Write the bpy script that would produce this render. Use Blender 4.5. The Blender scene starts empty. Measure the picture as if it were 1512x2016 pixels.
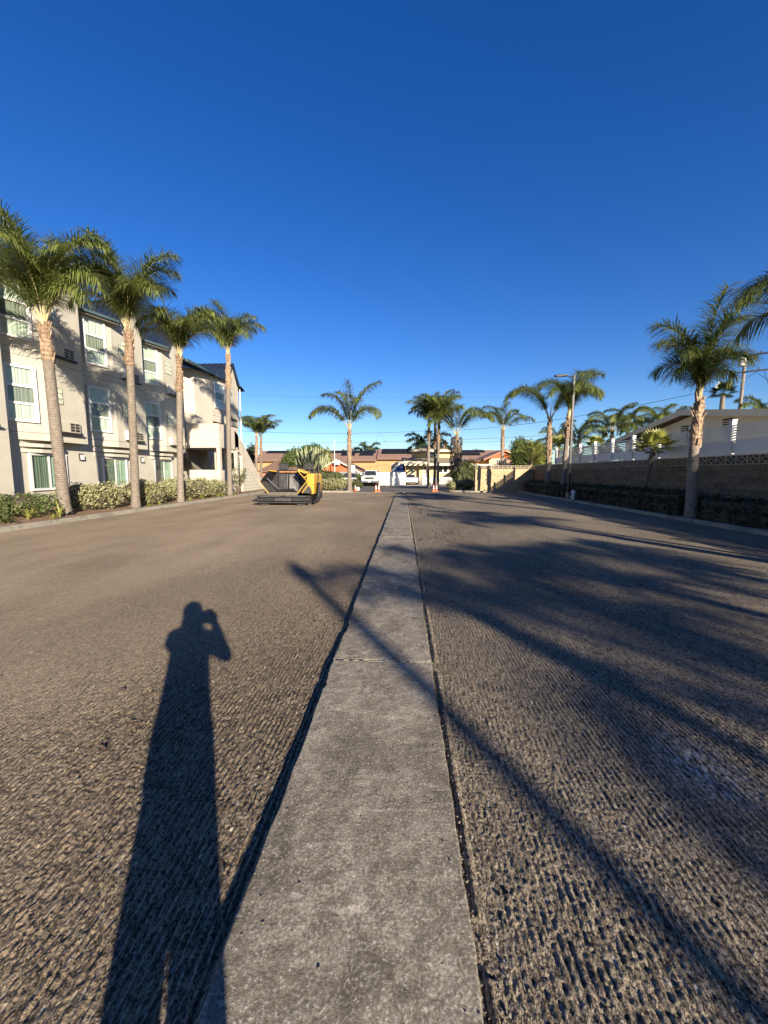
import bpy, math, random
import numpy as np
from mathutils import Vector, Matrix, noise as mnoise

# ---------------------------------------------------------------- camera, sky, sun, exposure
SC = bpy.context.scene
COL = SC.collection
R = math.radians
F, VX, VY, CH = 757.0, 794.0, 930.0, 1.55
PIT = math.atan2(1008 - VY, F); YAW = math.atan2(VX - 756, math.hypot(F, 1008 - VY))
_fh = Vector((-math.sin(YAW), math.cos(YAW), 0)); _r = Vector((math.cos(YAW), math.sin(YAW), 0)); _up = Vector((0, 0, 1))
_fw = _fh * math.cos(PIT) - _up * math.sin(PIT); _u = _up * math.cos(PIT) + _fh * math.sin(PIT)
def ray(x, y): return (x - 756) * _r + (1008 - y) * _u + F * _fw
def PY(x, y, Y):                                  # point of the place on the plane Y = const
    d = ray(x, y); return Vector((0, 0, CH)) + d * (Y / d.y)
def XY(x, Y): return PY(x, 930, Y).x              # lateral position at distance Y
def ZY(y, Y): return CH - (y - 930.0) / F * Y * 1.0

cam_d = bpy.data.cameras.new('camera'); cam = bpy.data.objects.new('camera', cam_d); COL.objects.link(cam)
cam_d.sensor_fit = 'VERTICAL'; cam_d.sensor_height = 36.0; cam_d.lens = 36.0 * F / 2016.0
cam_d.clip_start = 0.02; cam_d.clip_end = 2500
cam.matrix_world = Matrix(((_r.x, _u.x, -_fw.x, 0), (_r.y, _u.y, -_fw.y, 0), (_r.z, _u.z, -_fw.z, CH), (0, 0, 0, 1)))
SC.camera = cam
SC.render.resolution_x, SC.render.resolution_y = 768, 1024

SUN_EL, SUN_AZ = 18.6, 28.4                      # sun behind the camera and to the right
sdir = Vector((math.cos(R(SUN_EL)) * math.sin(R(SUN_AZ)), -math.cos(R(SUN_EL)) * math.cos(R(SUN_AZ)), math.sin(R(SUN_EL))))
W = bpy.data.worlds.new('World'); SC.world = W; W.use_nodes = True
wt = W.node_tree; wt.nodes.clear()
sky = wt.nodes.new('ShaderNodeTexSky'); sky.sky_type = 'NISHITA'; sky.sun_disc = False
sky.sun_elevation = R(SUN_EL); sky.sun_rotation = R(180 - SUN_AZ)
sky.altitude = 0; sky.air_density = 1.0; sky.dust_density = 0.25; sky.ozone_density = 4.0
bg = wt.nodes.new('ShaderNodeBackground'); bg.inputs['Strength'].default_value = 0.066
wo = wt.nodes.new('ShaderNodeOutputWorld')
hs_ = wt.nodes.new('ShaderNodeHueSaturation'); hs_.inputs['Saturation'].default_value = 1.27; hs_.inputs['Hue'].default_value = .517
wt.links.new(sky.outputs[0], hs_.inputs['Color']); wt.links.new(hs_.outputs[0], bg.inputs[0]); wt.links.new(bg.outputs[0], wo.inputs[0])
sl = bpy.data.lights.new('sun', 'SUN'); sl.energy = 5.0; sl.angle = R(0.53); sl.color = (1.0, 0.87, 0.70)
so = bpy.data.objects.new('sun', sl); COL.objects.link(so)
so.rotation_euler = sdir.to_track_quat('Z', 'Y').to_euler()
SC.view_settings.view_transform = 'Standard'; SC.view_settings.look = 'None'
SC.view_settings.exposure = 1.35; SC.view_settings.gamma = 1.0
SC.render.engine = 'CYCLES'
SC.cycles.max_bounces = 5; SC.cycles.transparent_max_bounces = 12; SC.cycles.caustics_reflective = False; SC.cycles.caustics_refractive = False

# ---------------------------------------------------------------- materials
def newmat(name):
    m = bpy.data.materials.new(name); m.use_nodes = True
    nt = m.node_tree; b = nt.nodes['Principled BSDF']
    return m, nt, b
def N(nt, t, **kw):
    n = nt.nodes.new(t)
    for k, v in kw.items():
        if k in n.inputs: n.inputs[k].default_value = v
        else: setattr(n, k, v)
    return n
def coords(nt, scale=(1, 1, 1), out='Object'):
    tc = N(nt, 'ShaderNodeTexCoord'); mp = N(nt, 'ShaderNodeMapping'); mp.inputs['Scale'].default_value = scale
    nt.links.new(tc.outputs[out], mp.inputs[0]); return mp.outputs[0]
def noise_n(nt, vec, sc, det=4, rough=.55):
    n = N(nt, 'ShaderNodeTexNoise'); n.inputs['Scale'].default_value = sc; n.inputs['Detail'].default_value = det; n.inputs['Roughness'].default_value = rough
    nt.links.new(vec, n.inputs['Vector']); return n.outputs['Fac']
def ramp(nt, fac, stops):
    r = N(nt, 'ShaderNodeValToRGB'); e = r.color_ramp.elements
    while len(e) < len(stops): e.new(.5)
    for i, (p, c) in enumerate(stops): e[i].position = p; e[i].color = (*c, 1) if len(c) == 3 else c
    nt.links.new(fac, r.inputs[0]); return r.outputs[0]
def mixc(nt, fac, a, b, mode='MIX'):
    m = N(nt, 'ShaderNodeMix'); m.data_type = 'RGBA'; m.blend_type = mode
    for s, v in ((0, fac), (6, a), (7, b)):
        if hasattr(v, 'is_output'): nt.links.new(v, m.inputs[s])
        elif s == 0: m.inputs[0].default_value = v
        else: m.inputs[s].default_value = (*v, 1)
    return m.outputs[2]
def bump(nt, b, h, st, dist):
    n = N(nt, 'ShaderNodeBump'); n.inputs['Strength'].default_value = st; n.inputs['Distance'].default_value = dist
    nt.links.new(h, n.inputs['Height']); nt.links.new(n.outputs[0], b.inputs['Normal']); return n
def simple(name, col, rough=.7, var=.25, sc=3.0, det=5, bst=0, bsc=60, bd=.01, metal=0, scale=(1, 1, 1), spec=.5):
    m, nt, b = newmat(name); v = coords(nt, scale)
    f = noise_n(nt, v, sc, det, .6)
    lo = tuple(c * (1 - var) for c in col); hi = tuple(min(1, c * (1 + var)) for c in col)
    nt.links.new(ramp(nt, f, [(.3, lo), (.7, hi)]), b.inputs['Base Color'])
    b.inputs['Roughness'].default_value = rough; b.inputs['Metallic'].default_value = metal; b.inputs['Specular IOR Level'].default_value = spec
    if bst: bump(nt, b, noise_n(nt, v, bsc, 4), bst, bd)
    return m
def leafmat(name, c1, c2, c3, sc=6, trans=.25, rough=.45):
    m, nt, b = newmat(name); v = coords(nt)
    f = noise_n(nt, v, sc, 3, .7)
    g = N(nt, 'ShaderNodeNewGeometry')
    ri = g.outputs['Random Per Island']
    c = ramp(nt, ri, [(0, c1), (.5, c2), (1, c3)])
    c = mixc(nt, .35, c, ramp(nt, f, [(.35, c1), (.65, c3)]))
    nt.links.new(c, b.inputs['Base Color']); b.inputs['Roughness'].default_value = rough; b.inputs['Specular IOR Level'].default_value = .35
    tr = N(nt, 'ShaderNodeBsdfTranslucent'); ms = N(nt, 'ShaderNodeMixShader'); ms.inputs[0].default_value = trans
    nt.links.new(c, tr.inputs[0]); out = nt.nodes['Material Output']
    nt.links.new(b.outputs[0], ms.inputs[1]); nt.links.new(tr.outputs[0], ms.inputs[2]); nt.links.new(ms.outputs[0], out.inputs[0])
    return m

def milled_mat(name, warm):
    m, nt, b = newmat(name)
    v = coords(nt)
    sx_ = N(nt, 'ShaderNodeSeparateXYZ'); nt.links.new(v, sx_.inputs[0])
    def mr(src, a, b_, c0, c1):
        q = N(nt, 'ShaderNodeMapRange'); q.inputs[1].default_value = a; q.inputs[2].default_value = b_; q.inputs[3].default_value = c0; q.inputs[4].default_value = c1; q.interpolation_type = 'SMOOTHSTEP'; nt.links.new(src, q.inputs[0]); return q.outputs[0]
    def mul(a, b_):
        q = N(nt, 'ShaderNodeMath'); q.operation = 'MULTIPLY'
        for k_, w_ in enumerate((a, b_)):
            if hasattr(w_, 'is_output'): nt.links.new(w_, q.inputs[k_])
            else: q.inputs[k_].default_value = w_
        return q.outputs[0]
    warp = noise_n(nt, v, .45, 3, .6)
    if warm:                       # fine dust fills the grooves away from the strip
        q = N(nt, 'ShaderNodeMath'); q.operation = 'MULTIPLY_ADD'; q.inputs[1].default_value = 3.0; nt.links.new(warp, q.inputs[0]); nt.links.new(sx_.outputs[0], q.inputs[2])
        keep = mr(q.outputs[0], -2.6, .6, .42, 1.0)
        q2 = N(nt, 'ShaderNodeMath'); q2.operation = 'MULTIPLY_ADD'; q2.inputs[1].default_value = 3.0; nt.links.new(warp, q2.inputs[0]); nt.links.new(sx_.outputs[1], q2.inputs[2])
        keep = mul(keep, mr(q2.outputs[0], 4.0, 10.0, 1.0, .65))
    else: keep = mr(sx_.outputs[1], 6.0, 16.0, 1.0, .8)
    rows = noise_n(nt, coords(nt, (52, 12, 1)), 1.0, 3, .6)
    fine = noise_n(nt, coords(nt, (1.3, .8, 1)), 105, 4, .75)
    mid = noise_n(nt, v, 26, 5, .75)
    big = noise_n(nt, v, .35, 4, .6)
    drag = noise_n(nt, coords(nt, (.5, .14, 1)), 2.0, 4, .6)
    base = ramp(nt, big, [(.35, (.27, .205, .13) if warm else (.25, .205, .147)), (.65, (.37, .285, .185) if warm else (.35, .29, .205))])
    base = mixc(nt, ramp(nt, drag, [(.42, (0, 0, 0)), (.72, (.35, .35, .35))]), base, (.075, .062, .048))
    c = mixc(nt, mul(keep, ramp(nt, rows, [(.36, (.75, .75, .75)), (.56, (0, 0, 0))])), base, (.030, .026, .022))
    pit = noise_n(nt, coords(nt, (1.25, .8, 1)), 78, 3, .6)
    c = mixc(nt, mul(keep, ramp(nt, pit, [(.42, (.92, .92, .92)), (.49, (0, 0, 0))])), c, (.022, .019, .017))
    streak = noise_n(nt, coords(nt, (95, 7, 1)), 1.0, 2, .5)
    wvx = N(nt, 'ShaderNodeTexWave'); wvx.bands_direction = 'X'; wvx.inputs['Scale'].default_value = 10.47; wvx.inputs['Distortion'].default_value = 2.2; wvx.inputs['Detail'].default_value = 3; wvx.inputs['Detail Scale'].default_value = 1.6; nt.links.new(coords(nt, (1, .6, 1)), wvx.inputs['Vector'])
    c = mixc(nt, mul(keep, mixc(nt, 1.0, ramp(nt, wvx.outputs['Fac'], [(.72, (0, 0, 0)), (.95, (.7, .7, .7))]), ramp(nt, mid, [(.42, (0, 0, 0)), (.55, (1, 1, 1))]), 'MULTIPLY')), c, (.44, .38, .29))  # pale tan lines painted as if the groove ridges caught the sun
    c = mixc(nt, mul(keep, ramp(nt, streak, [(.60, (0, 0, 0)), (.72, (.55, .55, .55))])), c, (.36, .30, .22))
    c = mixc(nt, ramp(nt, mid, [(.54, (0, 0, 0)), (.74, (.6, .6, .6))]), c, (.27, .23, .17))
    c = mixc(nt, mul(keep, ramp(nt, fine, [(.40, (.85, .85, .85)), (.49, (0, 0, 0))])), c, (.028, .024, .02))
    vo = N(nt, 'ShaderNodeTexVoronoi'); vo.inputs['Scale'].default_value = 42; nt.links.new(coords(nt, (1.6, .7, 1)), vo.inputs['Vector'])
    sp = N(nt, 'ShaderNodeSeparateColor'); nt.links.new(vo.outputs['Color'], sp.inputs[0])
    pick = ramp(nt, sp.outputs[0], [(.965, (0, 0, 0)), (.98, (1, 1, 1))]); near = ramp(nt, vo.outputs['Distance'], [(.22, (1, 1, 1)), (.42, (0, 0, 0))])
    c = mixc(nt, mixc(nt, 1.0, pick, near, 'MULTIPLY'), c, (.42, .39, .33))
    if not warm:                                          # scuffed pale patch scratched by the cutter
        ds = N(nt, 'ShaderNodeVectorMath'); ds.operation = 'DISTANCE'; ds.inputs[1].default_value = (1.42, 2.30, 0)
        mp2 = coords(nt, (1, .8, 0)); nt.links.new(mp2, ds.inputs[0]); ds.inputs[1].default_value = (1.55, 1.55, 0)
        scr = ramp(nt, noise_n(nt, coords(nt, (40, 9, 1)), 2.0, 3, .7), [(.5, (0, 0, 0)), (.6, (1, 1, 1))])
        c = mixc(nt, mixc(nt, 1.0, ramp(nt, ds.outputs['Value'], [(.06, (.8, .8, .8)), (.24, (0, 0, 0))]), scr, 'MULTIPLY'), c, (.60, .58, .55))
    nt.links.new(c, b.inputs['Base Color']); b.inputs['Roughness'].default_value = .93; b.inputs['Specular IOR Level'].default_value = .12
    mm = N(nt, 'ShaderNodeMath'); mm.operation = 'MULTIPLY_ADD'; mm.inputs[1].default_value = .55
    nt.links.new(fine, mm.inputs[0]); nt.links.new(rows, mm.inputs[2])
    m3 = N(nt, 'ShaderNodeMath'); m3.operation = 'MULTIPLY_ADD'; m3.inputs[1].default_value = .9; nt.links.new(pit, m3.inputs[0]); nt.links.new(mm.outputs[0], m3.inputs[2])
    bp = bump(nt, b, m3.outputs[0], .9, .014); nt.links.new(mul(keep, .95), bp.inputs['Strength'])
    return m

M = {}
M['mill_l'] = milled_mat('milled_asphalt_dusty', True)
M['mill_r'] = milled_mat('milled_asphalt', False)
def concrete(name, c0, c1, c2):
    m, nt, b = newmat(name); v = coords(nt)
    a = noise_n(nt, v, 5.5, 8, .82); f = noise_n(nt, v, 95, 5, .75); g = noise_n(nt, v, 14, 5, .7)
    st = noise_n(nt, coords(nt, (1.3, 9, 1)), 3, 5, .7)
    c = ramp(nt, a, [(.36, c0), (.66, c1)])
    c = mixc(nt, ramp(nt, g, [(.40, (.75, .75, .75)), (.54, (0, 0, 0))]), c, c0)
    sn_ = noise_n(nt, coords(nt, (1, .6, 1)), 1.9, 6, .72)
    c = mixc(nt, ramp(nt, sn_, [(.40, (.70, .70, .70)), (.50, (0, 0, 0))]), c, tuple(x * .62 for x in c0))
    c = mixc(nt, ramp(nt, st, [(.56, (0, 0, 0)), (.75, (.4, .4, .4))]), c, c2)
    c = mixc(nt, ramp(nt, f, [(.38, (.6, .6, .6)), (.52, (0, 0, 0))]), c, tuple(x * .45 for x in c0))
    c = mixc(nt, ramp(nt, f, [(.55, (0, 0, 0)), (.68, (.75, .75, .75))]), c, c2)
    nt.links.new(c, b.inputs['Base Color']); b.inputs['Roughness'].default_value = .9; b.inputs['Specular IOR Level'].default_value = .2
    mm = N(nt, 'ShaderNodeMath'); mm.operation = 'ADD'; nt.links.new(f, mm.inputs[0]); nt.links.new(g, mm.inputs[1])
    bump(nt, b, mm.outputs[0], .55, .006)
    return m
M['conc'] = concrete('gutter_concrete', (.145, .125, .092), (.36, .32, .25), (.60, .56, .47))
M['curb'] = concrete('kerb_concrete', (.24, .22, .175), (.36, .33, .27), (.45, .42, .36))
M['drive'] = simple('driveway_concrete', (.40, .35, .27), .9, .15, 1.5)
M['street'] = simple('street_asphalt', (.085, .075, .062), .92, .3, 1.2, 6, .3, 80)
M['soil'] = simple('mulch_soil', (.19, .115, .062), .95, .45, 7, 6, .8, 40, .03)
M['earth'] = simple('open_ground', (.16, .14, .10), .95, .3, .2, 6)
M['stucco'] = simple('grey_beige_stucco', (.44, .415, .345), .93, .10, .9, 6, .45, 130, .006, spec=.15)
M['stucco2'] = simple('stair_stucco', (.44, .40, .33), .93, .10, .9, 6, .4, 130, .006, spec=.15)
M['joint'] = simple('control_joint', (.06, .055, .05), .9, .2)
M['white'] = simple('white_vinyl', (.57, .57, .55), .4, .05, 2)
M['whitewall'] = simple('cream_white_paint', (.62, .59, .50), .8, .08, 1)
M['housewall'] = simple('tan_cream_paint', (.62, .57, .45), .85, .06, 1)
M['roofblue'] = simple('dark_blue_metal_roof', (.020, .030, .052), .35, .25, 1, 4, metal=.3)
M['gutter'] = simple('dark_green_gutter', (.05, .08, .085), .45, .2)
M['soffit'] = simple('soffit', (.20, .18, .15), .8, .1)
M['trunk'] = None
def trunk_mat(name, c1, c2, ring=30):
    m, nt, b = newmat(name); v = coords(nt)
    w = N(nt, 'ShaderNodeTexWave'); w.bands_direction = 'Z'; w.inputs['Scale'].default_value = ring / 6.283; w.inputs['Distortion'].default_value = 3.6; w.inputs['Detail'].default_value = 4; w.inputs['Detail Scale'].default_value = 2.0
    nt.links.new(v, w.inputs['Vector'])
    f = noise_n(nt, v, 9, 6, .7); k = noise_n(nt, coords(nt, (9, 9, 1.2)), 2.2, 5, .7)
    c = ramp(nt, f, [(.3, c1), (.7, c2)])
    c = mixc(nt, ramp(nt, w.outputs['Fac'], [(.0, (.4, .4, .4)), (.35, (0, 0, 0))]), c, tuple(x * .45 for x in c1))
    c = mixc(nt, ramp(nt, k, [(.60, (0, 0, 0)), (.72, (.7, .7, .7))]), c, tuple(x * .35 for x in c1))
    nt.links.new(c, b.inputs['Base Color']); b.inputs['Roughness'].default_value = .9; b.inputs['Specular IOR Level'].default_value = .15
    oi = N(nt, 'ShaderNodeObjectInfo'); c = mixc(nt, 1.0, c, ramp(nt, oi.outputs['Random'], [(0, (.72, .70, .68)), (1, (1, 1, 1))]), 'MULTIPLY'); nt.links.new(c, b.inputs['Base Color'])
    mm = N(nt, 'ShaderNodeMath'); mm.operation = 'ADD'; nt.links.new(w.outputs['Fac'], mm.inputs[0]); nt.links.new(f, mm.inputs[1])
    bump(nt, b, mm.outputs[0], .6, .02); return m
M['trunk'] = trunk_mat('palm_trunk', (.165, .14, .115), (.31, .265, .215))
M['boot'] = trunk_mat('palm_leaf_bases', (.15, .095, .06), (.47, .35, .24), 14)
M['petiole'] = simple('palm_petiole', (.38, .32, .17), .6, .25, 3)
M['olddead'] = simple('dry_palm_fibre', (.10, .075, .055), .95, .4, 6)
M['bark'] = simple('bark', (.12, .09, .065), .95, .3, 5, 5, .6, 30, .02)
M['frond'] = leafmat('palm_leaflets', (.075, .105, .025), (.155, .20, .045), (.28, .31, .10), 1.5, .36, .33)
M['frond_d'] = leafmat('dark_palm_leaflets', (.018, .032, .014), (.03, .05, .02), (.05, .075, .03), 1.5, .15, .35)
M['fanleaf'] = leafmat('fan_palm_leaf', (.14, .16, .03), (.24, .25, .05), (.33, .31, .08), 1.5, .3, .45)
M['shrub'] = leafmat('variegated_shrub_leaf', (.09, .10, .035), (.23, .23, .10), (.42, .40, .22), 3, .15, .5)
M['shrub_d'] = leafmat('green_shrub_leaf', (.035, .055, .015), (.07, .095, .025), (.13, .15, .05), 3, .15, .5)
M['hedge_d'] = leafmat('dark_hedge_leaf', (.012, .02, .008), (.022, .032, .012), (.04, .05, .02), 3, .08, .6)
M['tree'] = leafmat('tree_leaf', (.03, .055, .012), (.065, .10, .02), (.12, .16, .04), 1, .2, .5)
M['tree_y'] = leafmat('yellow_green_leaf', (.09, .12, .02), (.18, .20, .04), (.28, .28, .07), 1, .25, .5)
M['blade'] = leafmat('strap_leaf', (.12, .14, .03), (.24, .26, .06), (.42, .40, .12), 3, .25, .45)
M['cactus'] = simple('cactus_stem', (.23, .25, .13), .7, .3, 4)
M['twig'] = simple('shrub_twigs', (.05, .042, .025), .95, .4, 6)
M['block'] = simple('shaded_wall_block', (.175, .142, .10), .95, .18, 4, 6, .7, 25, .02, spec=.1)  # darker copy of the wall block, shade put into its colour
def vary(m, lo, hi):
    nt = m.node_tree; b = nt.nodes['Principled BSDF']; src = b.inputs['Base Color'].links[0].from_socket; oi = N(nt, 'ShaderNodeObjectInfo')
    nt.links.new(mixc(nt, 1.0, src, ramp(nt, oi.outputs['Random'], [(0, lo), (1, hi)]), 'MULTIPLY'), b.inputs['Base Color'])
M['block_lit'] = simple('sunlit_wall_block', (.40, .30, .18), .95, .18, 4, 6, .7, 25, .02, spec=.1)  # same wall block, sunlit tone put into the colour
vary(M['block'], (.72, .72, .74), (1.1, 1.08, 1.0)); vary(M['block_lit'], (.80, .78, .76), (1.0, 1.0, 1.0))
M['slatm'] = simple('grey_vinyl_slat', (.60, .595, .57), .5, .08, 2)
M['lattice'] = simple('breeze_block', (.38, .31, .21), .9, .15, 4)
M['iron'] = simple('dark_bronze_metal', (.045, .040, .036), .45, .2, 3, metal=.4)
M['pole'] = simple('lamp_pole_metal', (.035, .033, .031), .5, .15, 3, metal=.3)
M['black'] = simple('black_rubber', (.018, .018, .019), .7, .3, 5)
M['steel'] = simple('worn_steel', (.060, .058, .056), .5, .5, 5, 6, .3, 20, .01, metal=.35)
M['steel_d'] = simple('dirty_dark_steel', (.03, .03, .032), .5, .45, 6, 6, .3, 20, .01, metal=.4)
M['yellow'] = simple('machine_yellow', (.47, .27, .032), .45, .16, 4)
M['rust'] = simple('rusty_worn_orange', (.42, .17, .05), .6, .4, 9)
M['orange'] = simple('cone_orange', (.75, .12, .03), .5, .1)
M['carpaint'] = simple('white_car_paint', (.58, .58, .57), .25, .03)
M['darkglass'] = simple('dark_vehicle_glass', (.02, .024, .03), .08, .1)
M['chrome'] = simple('chrome', (.45, .45, .46), .25, .1, metal=.9)
M['redlamp'] = simple('red_lamp_lens', (.35, .02, .02), .3, .1)
M['tile'] = simple('salmon_roof_tile', (.21, .125, .09), .9, .25, 3, 6, .8, 1.0)
M['brownroof'] = simple('brown_shingles', (.155, .095, .065), .95, .2, 6, 6)
M['tanroof'] = simple('tan_grey_shingles', (.23, .185, .13), .95, .2, 6, 6)
M['orangestucco'] = simple('orange_stucco', (.44, .225, .10), .9, .1, .5)
M['redwood'] = simple('red_board_siding', (.47, .115, .045), .85, .12, 2)
M['brickred'] = simple('red_brown_wall', (.36, .14, .08), .9, .2, 5)
M['yellowstucco'] = simple('pale_yellow_stucco', (.55, .45, .22), .9, .08, .7)
M['peach'] = simple('peach_stucco', (.60, .38, .24), .9, .08, .7)
M['creamtrim'] = simple('cream_trim', (.54, .49, .37), .7, .06)
M['solar'] = simple('solar_cell', (.010, .011, .014), .55, .2, 2, spec=.25)
M['navy'] = simple('navy_canvas', (.022, .045, .13), .75, .15, 1)
M['slate'] = simple('slate_blue_wall', (.05, .075, .11), .8, .1)
M['wood'] = simple('weathered_pole_wood', (.22, .18, .145), .9, .3, 4, 6, scale=(6, 6, .5))
M['wire'] = simple('cable_sheath', (.02, .02, .022), .6, .1)
M['pipe'] = simple('white_pipe', (.62, .60, .55), .6, .1)
M['cloth'] = simple('dark_clothing', (.04, .045, .06), .9, .2)
M['skin'] = simple('skin', (.45, .27, .19), .55, .06)
M['hair'] = simple('dark_hair', (.03, .02, .015), .7, .2)
M['phone'] = simple('phone_body', (.03, .03, .035), .3, .1)
def curtain_mat(name, c):
    m, nt, b = newmat(name); v = coords(nt)
    f = noise_n(nt, coords(nt, (14, 14, .6)), 1.2, 3)
    nt.links.new(ramp(nt, f, [(.3, tuple(x * .75 for x in c)), (.7, c)]), b.inputs['Base Color']); b.inputs['Roughness'].default_value = .9; return m
M['curtain'] = curtain_mat('pale_curtain', (.50, .57, .48))
M['drape'] = curtain_mat('green_drape', (.36, .50, .38))
M['drape_d'] = curtain_mat('shaded_drape', (.13, .13, .10))
def glass_mat(name, tint, refl=.05):
    m, nt, b = newmat(name); out = nt.nodes['Material Output']
    tr = N(nt, 'ShaderNodeBsdfTransparent'); tr.inputs[0].default_value = (*tint, 1)
    gl = N(nt, 'ShaderNodeBsdfGlossy'); gl.inputs['Roughness'].default_value = .03
    lw = N(nt, 'ShaderNodeFresnel'); lw.inputs['IOR'].default_value = 1.5
    ge = N(nt, 'ShaderNodeNewGeometry'); ma = N(nt, 'ShaderNodeMath'); ma.operation = 'MULTIPLY_ADD'; ma.inputs[1].default_value = -.8333; ma.inputs[2].default_value = 1.5; nt.links.new(ge.outputs['Backfacing'], ma.inputs[0]); nt.links.new(ma.outputs[0], lw.inputs['IOR'])
    ms = N(nt, 'ShaderNodeMixShader'); nt.links.new(lw.outputs[0], ms.inputs[0]); nt.links.new(tr.outputs[0], ms.inputs[1]); nt.links.new(gl.outputs[0], ms.inputs[2])
    nt.links.new(ms.outputs[0], out.inputs[0]); return m
M['glass'] = glass_mat('window_glass', (.96, .98, .965))
M['screen'] = glass_mat('screened_glass', (.78, .79, .77))
M['gblock'] = simple('glass_block', (.50, .52, .38), .12, .45, 9)

# ---------------------------------------------------------------- mesh helpers
class MB:
    def __init__(s): s.v = []; s.f = []
    def quad(s, *p):
        i = len(s.v); s.v += [tuple(q) for q in p]; s.f.append(tuple(range(i, i + len(p)))); return s
    def add(s, v, f):
        i = len(s.v); s.v += [tuple(q) for q in v]; s.f += [tuple(k + i for k in g) for g in f]; return s
    def box(s, x0, x1, y0, y1, z0, z1):
        return s.add([(x0, y0, z0), (x1, y0, z0), (x1, y1, z0), (x0, y1, z0), (x0, y0, z1), (x1, y0, z1), (x1, y1, z1), (x0, y1, z1)],
                     [(0, 3, 2, 1), (4, 5, 6, 7), (0, 1, 5, 4), (1, 2, 6, 5), (2, 3, 7, 6), (3, 0, 4, 7)])
    def obox(s, o, h, n, a0, a1, z0, z1, d0, d1):   # box along h (horizontal) and outward n, from point o
        o = Vector(o); h = Vector(h); n = Vector(n); up = Vector((0, 0, 1)); V = []
        for z in (z0, z1):
            for a, d in ((a0, d0), (a1, d0), (a1, d1), (a0, d1)): V.append(o + h * a + n * d + up * z)
        return s.add(V, [(0, 3, 2, 1), (4, 5, 6, 7), (0, 1, 5, 4), (1, 2, 6, 5), (2, 3, 7, 6), (3, 0, 4, 7)])
    def prism(s, poly, z0, z1):
        n = len(poly); V = [(*p, z0) for p in poly] + [(*p, z1) for p in poly]
        return s.add(V, [tuple(range(n - 1, -1, -1)), tuple(range(n, 2 * n))] + [(i, (i + 1) % n, n + (i + 1) % n, n + i) for i in range(n)])
    def hull(s, A, B):                               # two matching loops joined, capped
        n = len(A); return s.add(list(A) + list(B), [tuple(range(n - 1, -1, -1)), tuple(range(n, 2 * n))] + [(i, (i + 1) % n, n + (i + 1) % n, n + i) for i in range(n)])
    def tube(s, pts, rad, seg=8, cap=True):
        pts = [Vector(p) for p in pts]; n = len(pts); rad = rad if isinstance(rad, (list, tuple)) else [rad] * n
        i0 = len(s.v); ref = Vector((0, 0, 1)) if abs((pts[-1] - pts[0]).normalized().z) < .9 else Vector((1, 0, 0))
        for i, p in enumerate(pts):
            t = (pts[min(i + 1, n - 1)] - pts[max(i - 1, 0)]).normalized(); a = t.cross(ref).normalized(); b = t.cross(a)
            for k in range(seg):
                q = 2 * math.pi * k / seg; s.v.append(tuple(p + (a * math.cos(q) + b * math.sin(q)) * rad[i]))
        for i in range(n - 1):
            for k in range(seg):
                a = i0 + i * seg + k; b = i0 + i * seg + (k + 1) % seg; s.f.append((a, b, b + seg, a + seg))
        if cap: s.f.append(tuple(i0 + k for k in range(seg - 1, -1, -1))); s.f.append(tuple(i0 + (n - 1) * seg + k for k in range(seg)))
        return s
    def mesh(s, name, m, smooth=False):
        me = bpy.data.meshes.new(name); me.from_pydata(s.v, [], s.f); me.update()
        if m is not None: me.materials.append(m)
        if smooth: me.shade_smooth()
        return me
    def build(s, name, m, parent=None, smooth=False, bev=0):
        o = bpy.data.objects.new(name, s.mesh(name, m, smooth)); COL.objects.link(o)
        if parent: o.parent = parent
        if bev:
            b = o.modifiers.new('bevel', 'BEVEL'); b.width = bev; b.segments = 2; b.limit_method = 'ANGLE'
        return o
def np_mesh(name, V, Fq, m, smooth=False):
    V = np.asarray(V, np.float32); Fq = np.asarray(Fq, np.int32); k = Fq.shape[1]
    me = bpy.data.meshes.new(name); me.vertices.add(len(V)); me.vertices.foreach_set('co', V.ravel())
    me.loops.add(Fq.size); me.loops.foreach_set('vertex_index', Fq.ravel())
    me.polygons.add(len(Fq)); me.polygons.foreach_set('loop_start', np.arange(0, Fq.size, k, dtype=np.int32))
    me.polygons.foreach_set('loop_total', np.full(len(Fq), k, np.int32))
    if smooth: me.polygons.foreach_set('use_smooth', np.ones(len(Fq), bool))
    me.materials.append(m); me.update(calc_edges=True); return me
def link(name, me, parent=None, loc=None):
    o = bpy.data.objects.new(name, me); COL.objects.link(o)
    if parent: o.parent = parent
    if loc is not None: o.location = loc
    return o
def tag(o, label=None, cat=None, group=None, kind=None):
    if label: o['label'] = label
    if cat: o['category'] = cat
    if group: o['group'] = group
    if kind: o['kind'] = kind
    return o
def empty(name, loc, label, cat, group=None, rz=0):
    o = bpy.data.objects.new(name, None); COL.objects.link(o); o.location = loc; o.rotation_euler = (0, 0, rz); o.empty_display_size = .2
    return tag(o, label, cat, group)

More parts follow.
